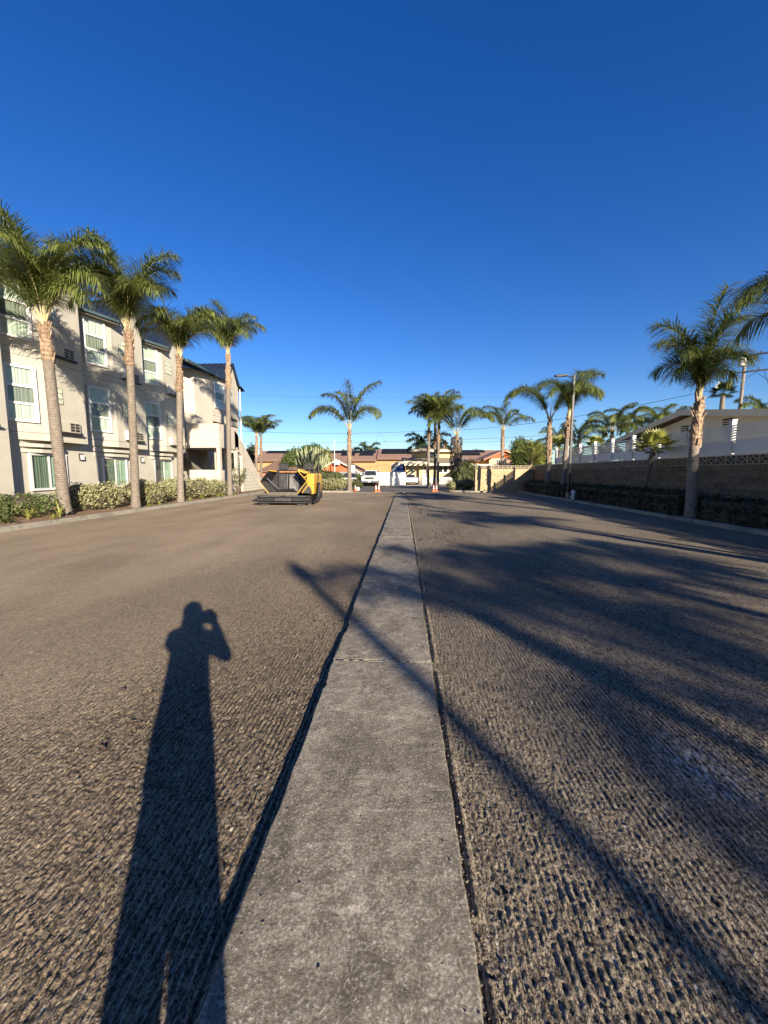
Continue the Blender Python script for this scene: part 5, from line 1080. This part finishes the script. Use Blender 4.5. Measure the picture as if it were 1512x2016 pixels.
MB().hull([(-.74, 1.28, 1.27), (.74, 1.28, 1.27), (.76, 1.6, 1.27), (-.76, 1.6, 1.27)], [(-.62, 1.83, 1.79), (.62, 1.83, 1.79), (.62, 1.9, 1.79), (-.62, 1.9, 1.79)]).build('windscreen', M['darkglass'], e)
for sx in (-1, 1):
    MB().hull([(sx * .86, 1.6, 1.27), (sx * .89, 3.2, 1.27), (sx * .72, 3.05, 1.78), (sx * .70, 2.05, 1.78)], [(sx * .91, 1.6, 1.27), (sx * .935, 3.2, 1.27), (sx * .75, 3.05, 1.78), (sx * .73, 2.05, 1.78)]).build('side_window', M['darkglass'], e)
    MB().box(sx * .98 if sx > 0 else -1.22, 1.22 if sx > 0 else -.98, 1.35, 1.45, 1.25, 1.47).build('mirror', M['carpaint'], e, bev=.02)
    MB().box(min(sx * .60, sx * .93), max(sx * .60, sx * .93), -.03, .12, .86, 1.03).build('headlight', M['gblock'], e, bev=.02)
    wheel(e, sx * .84, 1.0, .40, .26); wheel(e, sx * .84, 4.4, .40, .26)
    MB().box(min(sx * .66, sx * 1.0), max(sx * .66, sx * 1.0), .35, 1.6, .30, .72).build('wheel_arch', M['black'], e)
g_ = MB().box(-.54, .54, -.04, .02, .80, 1.06).build('grille', M['iron'], e)
for k in range(4): MB().box(-.52, .52, -.055, -.041, .83 + k * .055, .85 + k * .055).build('grille_bar', M['chrome'], g_)
MB().tube([(.10, -.06, .94), (-.10, -.06, .94)], .05, 8).build('badge', M['chrome'], g_)
MB().box(-.98, .98, -.14, .10, .42, .66).build('bumper', M['chrome'], e, bev=.04); MB().box(-.16, .16, -.155, -.141, .48, .60).build('licence_plate', M['white'], e)
Yc = 47.4; xc = XY(809, Yc); e = empty('sports_coupe', (xc, Yc, .02), 'small white sports coupe seen from the rear beside the gate', 'car')
body = MB(); secs = [ring(0, [(.55, .35), (.78, .45), (.80, .72), (.70, .80)]), ring(.25, [(.80, .25), (.90, .45), (.90, .78), (.74, .88)]), ring(1.1, [(.84, .22), (.92, .45), (.93, .80), (.76, .93)]), ring(3.0, [(.82, .22), (.90, .45), (.88, .74), (.70, .84)]), ring(4.2, [(.60, .3), (.76, .42), (.72, .58), (.5, .64)])]
for s_ in secs: body.v += s_
for i in range(4):
    for k in range(8): body.f.append((i * 8 + k, i * 8 + (k + 1) % 8, (i + 1) * 8 + (k + 1) % 8, (i + 1) * 8 + k))
body.f += [tuple(range(7, -1, -1)), tuple(range(32, 40))]; body.build('body', M['carpaint'], e, bev=.06)
MB().hull([(-.70, .75, .88), (.70, .75, .88), (.74, 2.6, .88), (-.74, 2.6, .88)], [(-.50, 1.35, 1.26), (.50, 1.35, 1.26), (.50, 2.0, 1.28), (-.50, 2.0, 1.28)]).build('cabin', M['carpaint'], e, bev=.05)
MB().hull([(-.58, .80, .93), (.58, .80, .93), (.58, .95, .93), (-.58, .95, .93)], [(-.44, 1.28, 1.22), (.44, 1.28, 1.22), (.44, 1.38, 1.22), (-.44, 1.38, 1.22)]).build('rear_window', M['darkglass'], e)
for sx in (-1, 1):
    MB().tube([(sx * .62, .02, .68), (sx * .78, .16, .68)], .085, 10).build('tail_light', M['redlamp'], e); wheel(e, sx * .80, .85, .31, .22); wheel(e, sx * .80, 3.3, .31, .20)
    MB().box(min(sx * .92, sx * 1.08), max(sx * .92, sx * 1.08), 2.2, 2.35, .85, .98).build('mirror', M['carpaint'], e, bev=.02)
MB().box(-.24, .24, -.02, .01, .48, .60).build('licence_plate', M['pipe'], e); MB().box(-.6, .6, .03, .12, .22, .36).build('diffuser', M['black'], e)
Yh = 42; e = empty('parked_car', (XY(684, Yh), Yh, .02), 'white car mostly hidden behind the rounded hedge and the island palm', 'car')
body = MB(); secs = [ring(0, [(.6, .4), (.8, .5), (.8, .8), (.7, .88)]), ring(.3, [(.8, .3), (.88, .5), (.88, .86), (.74, .96)]), ring(4.0, [(.8, .3), (.88, .5), (.88, .9), (.74, .98)]), ring(4.4, [(.7, .4), (.8, .5), (.8, .8), (.7, .88)])]
for s_ in secs: body.v += s_
for i in range(3):
    for k in range(8): body.f.append((i * 8 + k, i * 8 + (k + 1) % 8, (i + 1) * 8 + (k + 1) % 8, (i + 1) * 8 + k))
body.f += [tuple(range(7, -1, -1)), tuple(range(24, 32))]; body.build('body', M['carpaint'], e, bev=.05)
MB().hull([(-.72, 1.0, .95), (.72, 1.0, .95), (.74, 3.8, .95), (-.74, 3.8, .95)], [(-.56, 1.7, 1.42), (.56, 1.7, 1.42), (.56, 3.1, 1.42), (-.56, 3.1, 1.42)]).build('cabin', M['darkglass'], e, bev=.04)
for sx in (-1, 1): wheel(e, sx * .78, .85, .31, .2); wheel(e, sx * .78, 3.4, .31, .2); MB().box(min(sx * .5, sx * .8), max(sx * .5, sx * .8), -.03, .1, .62, .76).build('headlight', M['gblock'], e)
# shaded trailer shape behind the pickup
e = empty('camper_trailer', (XY(731, 54), 54, .0), 'white camper roof with folded awning showing behind the pickup', 'trailer')
MB().box(-1.6, 2.2, 0, 2.4, .5, zY(931, 54)).build('body', M['carpaint'], e, bev=.2); MB().hull([(-1.8, -.8, zY(930, 54)), (3.2, -.8, zY(933, 54)), (3.2, .0, zY(932, 54)), (-1.8, .0, zY(928, 54))], [(-1.8, -.8, zY(929, 54)), (3.2, -.8, zY(932, 54)), (3.2, .0, zY(931, 54)), (-1.8, .0, zY(927, 54))]).build('awning', M['navy'], e)
for x in (-1.0, 1.5): wheel(e, x, .3, .35, .2)
MB().tube([(-1.5, .1, zY(930, 54)), (-.6, .1, zY(926.5, 54)), (.6, .1, zY(926.5, 54)), (1.6, .1, zY(930.5, 54))], .05, 6).build('roof_rail', M['white'], e)

# ---------------------------------------------------------------- traffic cones
def cone(x, y, label, h=.72, s=.78):
    e = empty('traffic_cone', (x, y, .015), label, 'traffic cone', 'traffic cones at the end of the lot'); e.scale = (s, s, s)
    MB().box(-.18, .18, -.18, .18, 0, .035).build('base', M['orange'], e, bev=.01); MB().tube([(0, 0, .036), (0, 0, h)], [.135, .03], 14).build('body', M['orange'], e)
    def rr(z): return .135 - .105 * (z - .036) / (h - .036) + .003
    for a, b in ((.30, .40), (.46, .61)): MB().tube([(0, 0, a), (0, 0, b)], [rr(a), rr(b)], 14, cap=False).build('reflective_band', M['white'], e)
cone(-2.15, 30.3, 'orange cone with white bands, left one of the close pair at the lot exit'); cone(-1.93, 30.4, 'orange cone with white bands, right one of the close pair at the lot exit')
cone(2.42, 30.9, 'shaded orange cone nearer the picket fence, left of the right hand pair'); cone(2.66, 31.2, 'orange cone touching its neighbour, right of the right hand pair')
cone(XY(699, 31.5), 31.6, 'small half hidden orange cone beside the island palm', .6); 
e = empty('boulder', (XY(704, 31.8), 31.9, .05), 'small white painted stone beside the island palm cone', 'stone'); blob((0, 0, .12), (.16, .14, .16), M['pipe'], 'stone', e, 3, .5)
# white standpipe at the right kerb
e = empty('standpipe', (9.02, 20.9, .03), 'small white capped standpipe at the right kerb in front of the dark hedge', 'standpipe')
MB().tube([(0, 0, 0), (0, 0, .42)], .075, 12).build('pipe', M['pipe'], e); MB().tube([(0, 0, .42), (0, 0, .50), (.0, 0, .58)], [.11, .12, .05], 12).build('cap', M['pipe'], e); MB().tube([(-.15, 0, .24), (.0, 0, .24)], .05, 10).build('outlet', M['pipe'], e)

# ---------------------------------------------------------------- asphalt paver
Yv = 17.9; xv = XY(558, Yv); e = empty('asphalt_paver', (xv, Yv, 0), 'yellow asphalt paver with open dark hopper and low black push beam facing the camera', 'paver', rz=R(1))
# low beam: stacked plates
MB().box(-1.27, 1.27, -.10, .22, .36, .46).build('beam_plate', M['steel_d'], e, bev=.02)
MB().box(-1.27, 1.27, -.22, .12, .20, .355).build('beam_plate', M['steel_d'], e, bev=.03)
MB().box(-1.24, 1.20, -.12, .25, .10, .195).build('beam_plate', M['black'], e, bev=.02)
MB().tube([(-1.1, -.16, .42), (-.15, -.16, .42)], .055, 10).build('push_roller', M['steel'], e); MB().tube([(.15, -.16, .42), (1.1, -.16, .42)], .055, 10).build('push_roller', M['steel'], e)
MB().box(-.36, .36, -.24, -.221, .21, .36).build('hitch_plate', M['steel'], e, bev=.01)
MB().hull([(-1.28, -.15, .18), (-1.28, .15, .18), (-1.28, .15, .30)], [(-1.52, .0, .17), (-1.52, .05, .17), (-1.52, .05, .19)]).build('side_edge', M['steel_d'], e)
# hopper tub: front outline and back outline
fo = [(-.74, .55), (-1.14, 1.12), (-.72, 1.62), (.62, 1.62), (1.08, 1.14), (.66, .55)]
bo = [(-.60, .62), (-.92, 1.08), (-.60, 1.56), (.54, 1.56), (.86, 1.10), (.54, .62)]
def plate(a, b, y0, y1, A=fo, B=bo, t=.035):
    p = [Vector((A[a][0], y0, A[a][1])), Vector((A[b][0], y0, A[b][1])), Vector((B[b][0], y1, B[b][1])), Vector((B[a][0], y1, B[a][1]))]; n_ = (p[1] - p[0]).cross(p[3] - p[0]).normalized() * t
    return MB().hull([tuple(q) for q in p], [tuple(q + n_) for q in p])
plate(0, 1, 0, 1.0).build('hopper_wing', M['steel'], e); plate(1, 2, .12, 1.0).build('hopper_wing', M['steel_d'], e)
plate(3, 4, .12, 1.0).build('hopper_wing', M['steel_d'], e); plate(4, 5, 0, 1.0).build('hopper_wing', M['steel'], e)
plate(5, 0, -.02, 1.0).build('hopper_floor', M['steel'], e)
MB().hull([(x, 1.0, z) for x, z in bo], [(x, 1.06, z) for x, z in bo]).build('hopper_back', M['steel_d'], e)
MB().hull([(-.50, .80, .62), (-.03, .70, .62), (-.03, .88, 1.48), (-.52, .92, 1.48)], [(-.50, .99, .62), (-.03, .99, .62), (-.03, .99, 1.48), (-.52, .99, 1.48)]).build('flow_gate', M['steel'], e, bev=.02)
MB().hull([(.03, .70, .62), (.48, .80, .62), (.50, .92, 1.48), (.03, .88, 1.48)], [(.03, .99, .62), (.48, .99, .62), (.50, .99, 1.48), (.03, .99, 1.48)]).build('flow_gate', M['steel'], e, bev=.02)
MB().tube([(-.92, .35, 1.28), (-.38, .75, .66)], .035, 8).build('hopper_cylinder', M['chrome'], e)
def rim(pts, r=.035, m='yellow', name='hopper_rim'): MB().tube(pts, r, 6).build(name, M[m], e)
rim([(-.72, -.03, .56), (-1.16, -.03, 1.12), (-1.10, .02, 1.20)], .022); rim([(.64, -.03, .56), (1.10, -.03, 1.14), (.66, .08, 1.62)], .022); rim([(-.72, .08, 1.64), (-.50, .55, 1.60)], .03)
MB().box(-.46, .50, .86, .99, 1.545, 1.60).build('hopper_top_beam', M['rust'], e, bev=.01); MB().box(-.60, .55, .9, 1.0, 1.601, 1.66).build('hopper_apron', M['steel_d'], e)
MB().hull([(-.74, -.03, .50), (.66, -.03, .50), (.60, .10, .60), (-.68, .10, .60)], [(-.74, .0, .46), (.66, .0, .46), (.60, .13, .56), (-.68, .13, .56)]).build('hopper_lip', M['conc'], e)
MB().hull([(-.5, .12, .60), (.45, .12, .60), (.4, .75, .62), (-.45, .75, .62)], [(-.42, .2, .66), (.36, .2, .65), (.3, .62, .78), (-.35, .62, .72)]).build('asphalt_residue', M['steel_d'], e)
# yellow machine body and hood
MB().hull([(.98, .45, .50), (1.30, .45, .50), (1.36, .45, 1.42), (1.28, .45, 1.50), (.98, .45, 1.46)], [(.98, 2.4, .50), (1.30, 2.4, .50), (1.34, 2.4, 1.40), (1.26, 2.4, 1.52), (.90, 2.4, 1.50)]).build('side_body', M['yellow'], e, bev=.03)
MB().hull([(-.74, 1.3, .50), (-1.04, 1.3, .50), (-1.04, 1.3, 1.30), (-.60, 1.3, 1.45)], [(-.74, 3.6, .50), (-1.08, 3.6, .50), (-1.10, 3.6, 1.30), (-.60, 3.6, 1.5)]).build('side_body', M['yellow'], e, bev=.03)
MB().box(-.8, .9, 1.15, 2.9, .5, 1.50).build('engine_hood', M['yellow'], e, bev=.05)
MB().hull([(.62, .30, 1.62), (.92, .50, 1.50), (1.0, .9, 1.52), (.60, .9, 1.66)], [(.60, .30, 1.70), (.90, .50, 1.56), (1.0, .9, 1.58), (.60, .9, 1.74)]).build('hood_flap', M['yellow'], e)
MB().hull([(.74, .30, .56), (1.24, .30, .56), (1.18, .30, .82), (.98, .30, .98)], [(.74, .44, .56), (1.24, .44, .56), (1.18, .44, .82), (.98, .44, .98)]).build('wheel_guard', M['steel'], e)
MB().tube([(.80, .26, .58), (1.10, .26, .96)], .028, 6).build('brace', M['yellow'], e)
for x, y in ((1.0, 1.32), (1.18, .86), (1.25, 1.15)): MB().tube([(x, .53, y), (x, .56, y)], .03, 8).build('bolt', M['black'], e)
# tracks
for sx in (-.92, .80):
    t = MB(); t.hull([(sx - .19, .05, .10), (sx - .19, .0, .22), (sx - .19, .3, .42), (sx - .19, 3.0, .42), (sx - .19, 3.2, .22), (sx - .19, 3.0, .02), (sx - .19, .2, .02)], [(sx + .19, .05, .10), (sx + .19, .0, .22), (sx + .19, .3, .42), (sx + .19, 3.0, .42), (sx + .19, 3.2, .22), (sx + .19, 3.0, .02), (sx + .19, .2, .02)])
    tr_ = t.build('track', M['black'], e)
    for k in range(5): MB().box(sx - .19, sx + .19, -.01 + .0 * k, .06, .025 + k * .075, .07 + k * .075).build('track_shoe', M['steel'], tr_)
# operator stations: two seats/consoles with frames, grab rails
def console(x, y, w, m='black'):
    c = MB().hull([(x - w / 2, y, 1.68), (x + w / 2, y, 1.68), (x + w / 2 - .02, y + .18, 1.68), (x - w / 2 + .02, y + .18, 1.68)], [(x - w / 2 + .04, y + .05, 2.0), (x + w / 2 + .0, y + .05, 2.0), (x + w / 2, y + .16, 2.0), (x - w / 2 + .04, y + .16, 2.0)]).build('console', M[m], e, bev=.03)
    MB().tube([(x - w / 2, y - .02, 1.66), (x - w / 2 + .03, y - .02, 2.06), (x + w / 2 - .03, y - .02, 2.06), (x + w / 2, y - .02, 1.9)], .018, 6).build('console_rail', M['iron'], c)
    MB().box(x - w / 2 - .05, x + w / 2 + .05, y + .2, y + .6, 1.50, 1.69).build('seat_base', M['iron'], e); return c
console(-.55, 1.9, .48); console(.72, 2.0, .52)
MB().tube([(-.02, 1.5, 1.6), (.0, 1.5, 1.84), (.30, 1.5, 1.84), (.34, 1.5, 1.6)], .02, 6).build('grab_rail', M['iron'], e)
MB().box(-.9, -.42, 1.85, 2.2, 1.5, 1.68).build('seat', M['black'], e, bev=.03)
MB().tube([(.75, 2.1, 1.5), (.75, 2.1, 1.72)], .05, 8).build('console_stem', M['iron'], e)
# screed end gate and strut on the right
MB().hull([(1.36, .9, .05), (1.48, .8, .35), (1.44, .9, 1.05), (1.36, 1.1, 1.05)], [(1.34, 1.7, .05), (1.42, 1.7, .35), (1.40, 1.7, 1.05), (1.34, 1.7, 1.05)]).build('end_gate', M['black'], e, bev=.04)
MB().tube([(1.46, .75, .25), (1.52, .8, .95)], .055, 8).build('lift_cylinder', M['black'], e); MB().tube([(1.36, .3, .12), (1.50, .7, .3)], .07, 8).build('side_arm', M['steel_d'], e)
MB().tube([(1.40, 1.2, 1.1), (1.42, 1.2, 2.05)], .02, 6).build('marker_rod', M['iron'], e)
MB().box(-1.3, 1.15, 3.0, 3.5, .1, .9).build('screed', M['steel_d'], e, bev=.03)

# ---------------------------------------------------------------- utility pole and cables
pb = Vector((XY(1443, 34), 34, 0)); e = empty('utility_pole', pb, 'wooden utility pole with two crossarms and a grey transformer behind the cream house', 'utility pole'); pt = zY(712, 34)
MB().tube([(0, 0, 0), (.15, 0, pt)], [.14, .11], 10).build('pole', M['wood'], e)
def arm(z, L, az, name='crossarm', dz=0):
    d = Vector((math.cos(az), math.sin(az), 0)); n_ = Vector((-d.y, d.x, 0)); c = Vector((.13, -.15, z)); a = MB(); a.obox(c - d * L / 2, d, n_, 0, L, -.06, .06, -.05, .05); o = a.build(name, M['iron'], e)
    for s in (.04, .25, .75, .96): MB().tube([c - d * L / 2 + d * L * s + Vector((0, 0, .06)), c - d * L / 2 + d * L * s + Vector((0, 0, .26))], [.05, .035], 8).build('insulator', M['iron'], o)
arm(pt - .35, 3.2, R(-38)); arm(pt - .45, 2.0, R(10)); arm(zY(748, 34), 3.1, R(-30))
MB().tube([(-.02, -.1, zY(748, 34) - .55), (-.6, .15, zY(748, 34) - .02)], .02, 5).tube([(.25, -.1, zY(748, 34) - .55), (.85, -.45, zY(748, 34) - .02)], .02, 5).build('arm_brace', M['iron'], e)
tz = zY(738, 34); tc = MB().tube([(-.25, -.2, tz), (-.25, -.2, tz + .75)], .26, 14).build('transformer', M['pipe'], e); MB().tube([(-.25, -.2, tz + .75), (-.25, -.2, tz + .82)], [.28, .2], 14).tube([(-.33, -.3, tz + .8), (-.33, -.3, tz + .98)], .04, 6).build('bushing', M['chrome'], tc)
def cable(a, b, sag, r, label, group='overhead cables'):
    a = Vector(a); b = Vector(b); o = MB().tube([a.lerp(b, i / 24) - Vector((0, 0, sag * 4 * (i / 24) * (1 - i / 24))) for i in range(25)], r, 5).build('overhead_cable', M['wire']); tag(o, label, 'cable', group)
Yq = 64
cable(PY(430, 846, 60), PY(845, 848, 66), .5, .022, 'upper overhead cable crossing behind the island palm')
cable(PY(845, 848, 66), PY(1400, 768, 36), .9, .022, 'long overhead cable rising to the right behind the lamp post')
cable(PY(430, 868, 60), PY(800, 868, 66), .3, .02, 'lower overhead cable above the solar roof on the left')
cable(PY(800, 868, 66), PY(1420, 832, 52), .4, .022, 'lower overhead cable passing behind the clump of palms to the fence')
cable(PY(800, 874, 66), PY(1420, 842, 52), .4, .014, 'thinnest lowest overhead cable right of the clump of palms')
cable(PY(748, 850, 66), PY(770, 890, 66), 0, .015, 'thin service drop falling right from the upper cable to the solar roof')
cable(PY(748, 850, 66), PY(736, 880, 66), 0, .012, 'thin service drop falling left from the upper cable')
cable(pb + Vector((1.2, -.6, zY(750, 34))), PY(1530, 790, 25), .15, .018, 'cable leaving the utility pole steeply to the right edge')
cable(pb + Vector((.9, -.4, zY(752, 34))), PY(1560, 775, 30), .1, .016, 'upper of two cables descending right from the lower crossarm')
cable(pb + Vector((1.0, -.6, zY(716, 34))), PY(1570, 718, 34), .02, .016, 'bright level cable from the upper crossarm to the right edge')
cable(PY(470, 778, 70), PY(1000, 782, 74), .3, .012, 'faint high overhead cable behind the island palm top')
e = empty('street_antenna', (XY(1350, 60), 60, 0), 'low thin white vent mast above the roof slope', 'mast')
MB().tube([(0, 0, 0), (0, 0, zY(838, 60))], .06, 6).build('pole', M['pipe'], e)

# ---------------------------------------------------------------- the photographer, seen only as a shadow
pe = empty('person', (.03, -.36, 0), 'person in dark clothes raising a phone in both hands, seen as the long shadow', 'person')
def skin_mesh(name, verts, edges, radii, m, parent, sub=2):
    me = bpy.data.meshes.new(name); me.from_pydata(verts, edges, []); me.update(); o = bpy.data.objects.new(name, me); COL.objects.link(o); o.parent = parent
    sk_ = o.modifiers.new('skin', 'SKIN'); lay = me.skin_vertices[0].data if len(me.skin_vertices) else None
    if lay is not None:
        for i, r in enumerate(radii): lay[i].radius = (r, r) if not isinstance(r, tuple) else r; lay[i].use_root = (i == 0)
    sk_.use_smooth_shade = True; s = o.modifiers.new('sub', 'SUBSURF'); s.levels = sub; s.render_levels = sub; me.materials.append(m); return o
hx = .02
V = [(0, 0, .98), (0, 0, 1.15), (0, .01, 1.32), (0, .0, 1.44), (0, .02, 1.52),            # 0-4 trunk
     (.08, 0, .90), (.06, .02, .50), (.07, -.02, .10), (.075, .11, .05),                  # 5-8 right leg
     (-.09, 0, .90), (-.12, .02, .50), (-.13, -.02, .10), (-.135, .11, .05),              # 9-12 left leg
     (.19, 0, 1.43), (.21, .20, 1.24), (.075, .30, 1.49),                                 # 13-15 right arm
     (-.155, 0, 1.43), (-.12, .17, 1.22), (-.035, .27, 1.47),                              # 16-18 left arm
     (0, .03, 1.60), (0, .035, 1.70), (0, .03, 1.77)]
Ed = [(0, 1), (1, 2), (2, 3), (3, 4), (0, 5), (5, 6), (6, 7), (7, 8), (0, 9), (9, 10), (10, 11), (11, 12), (3, 13), (13, 14), (14, 15), (3, 16), (16, 17), (17, 18), (4, 19), (19, 20), (20, 21)]
Rd = [(.13, .10), (.13, .10), (.14, .10), (.12, .09), .06, .085, .055, .045, .04, .085, .055, .045, .04, .085, .058, .034, .085, .058, .034, .10, .115, .06]
skin_mesh('body', V, Ed, Rd, M['skin'], pe)
# loose jacket, sleeves and wide trousers over the body
def lathe(prof, name, m, seg=22):
    mb = MB()
    for (z, rx, ry, cx, cy) in prof:
        for k in range(seg): a = 2 * math.pi * k / seg; mb.v.append((cx + rx * math.cos(a), cy + ry * math.sin(a), z))
    for i in range(len(prof) - 1):
        for k in range(seg): mb.f.append((i * seg + k, i * seg + (k + 1) % seg, (i + 1) * seg + (k + 1) % seg, (i + 1) * seg + k))
    mb.f.append(tuple(range(seg - 1, -1, -1))); n0 = (len(prof) - 1) * seg; mb.f.append(tuple(n0 + k for k in range(seg))); return mb.build(name, m, pe, smooth=True)
lathe([(.80, .175, .15, -.02, 0), (.92, .178, .145, -.02, 0), (1.1, .165, .125, -.01, 0), (1.3, .165, .12, 0, 0), (1.40, .185, .12, 0, 0), (1.46, .14, .10, 0, 0), (1.50, .10, .09, 0, .01), (1.55, .075, .08, 0, .015)], 'jacket', M['cloth'])
for sx in (-1, 1):
    lathe([(.04, .062, .065, sx * .115 - .03, 0), (.5, .080, .085, sx * .095 - .03, .02), (.85, .09, .11, sx * .08 - .01, 0), (.95, .09, .10, sx * .075, 0)], 'trouser_leg', M['cloth'], 14)
    sh = (sx * .155, 0, 1.42); el = (.205, .195, 1.245) if sx > 0 else (-.125, .165, 1.225); wr = (.09, .295, 1.45) if sx > 0 else (-.035, .265, 1.44)
    MB().tube([sh, Vector(sh).lerp(Vector(el), .5), el, Vector(el).lerp(Vector(wr), .5), wr], [.085, .07, .06, .05, .04], 12).build('sleeve', M['cloth'], pe, smooth=True)
    lathe([(0, .05, .14, sx * .105 - .03, .05), (.05, .052, .15, sx * .105 - .03, .05), (.09, .045, .08, sx * .10 - .03, -.01)], 'shoe', M['black'], 14)
# face features and hair
hd = (0, .035, 1.655); blob((0, .015, 1.70), (.098, .118, .105), M['hair'], 'hair', pe, 2, .06)
MB().hull([(-.018, .135, 1.62), (.018, .135, 1.62), (.0, .135, 1.67)], [(-.008, .165, 1.62), (.008, .165, 1.62), (.0, .142, 1.665)]).build('nose', M['skin'], pe)
for sx in (-1, 1):
    blob((sx * .036, .125, 1.665), (.014, .01, .01), M['pipe'], 'eye', pe); blob((sx * .098, .03, 1.645), (.014, .026, .034), M['skin'], 'ear', pe)
MB().tube([(-.025, .13, 1.59), (.025, .13, 1.59)], .007, 6).build('mouth', M['redlamp'], pe)
# hands: palm with five curled fingers round the phone edges
def hand(wr, c, dr, sd, fold):
    """palm from the wrist wr to the knuckles c; fingers leave c along dr and curl by fold, the thumb leaves the palm side sd."""
    wr, c, dr, sd = Vector(wr), Vector(c), Vector(dr).normalized(), Vector(sd).normalized(); ac = (c - wr).normalized(); mb = MB(); mb.tube([wr, wr.lerp(c, .5), c], [.027, .038, .036], 10); mb.build('palm', M['skin'], pe, smooth=True)
    for i, ln in enumerate((.072, .080, .075, .058)):
        a = wr.lerp(c, .62 + .0 * i) + ac * .012 + sd * (.033 - .021 * i) + ac * (.022 if i < 3 else .012); p1 = a + dr * ln * .42; q = (dr * (1 - fold) + Vector((fold, -fold * .4, 0)) * -1).normalized(); p2 = p1 + q * ln * .33; p3 = p2 + q * ln * .25
        MB().tube([a - dr * .01, p1, p2, p3], [.0095, .0092, .0085, .006], 7).build('finger', M['skin'], pe, smooth=True)
    a = wr.lerp(c, .35) + sd * .026; MB().tube([a, a + sd * .024 + ac * .018, a + sd * .030 + ac * .048], [.013, .011, .008], 7).build('thumb', M['skin'], pe, smooth=True)
hand((.088, .305, 1.47), (.070, .325, 1.535), (-.35, .35, .6), (-.6, -.3, .4), .55)      # raised hand closing on the phone
hand((-.04, .275, 1.46), (-.045, .318, 1.52), (.3, .35, .6), (.5, -.3, .4), -.45)      # other hand steadying its edge
ph = MB().box(-.042, .072, -.026, -.018, CH - .120, CH + .028).build('phone', M['phone'], None, bev=.003); tag(ph, 'dark phone held upright by the photographer', 'phone')
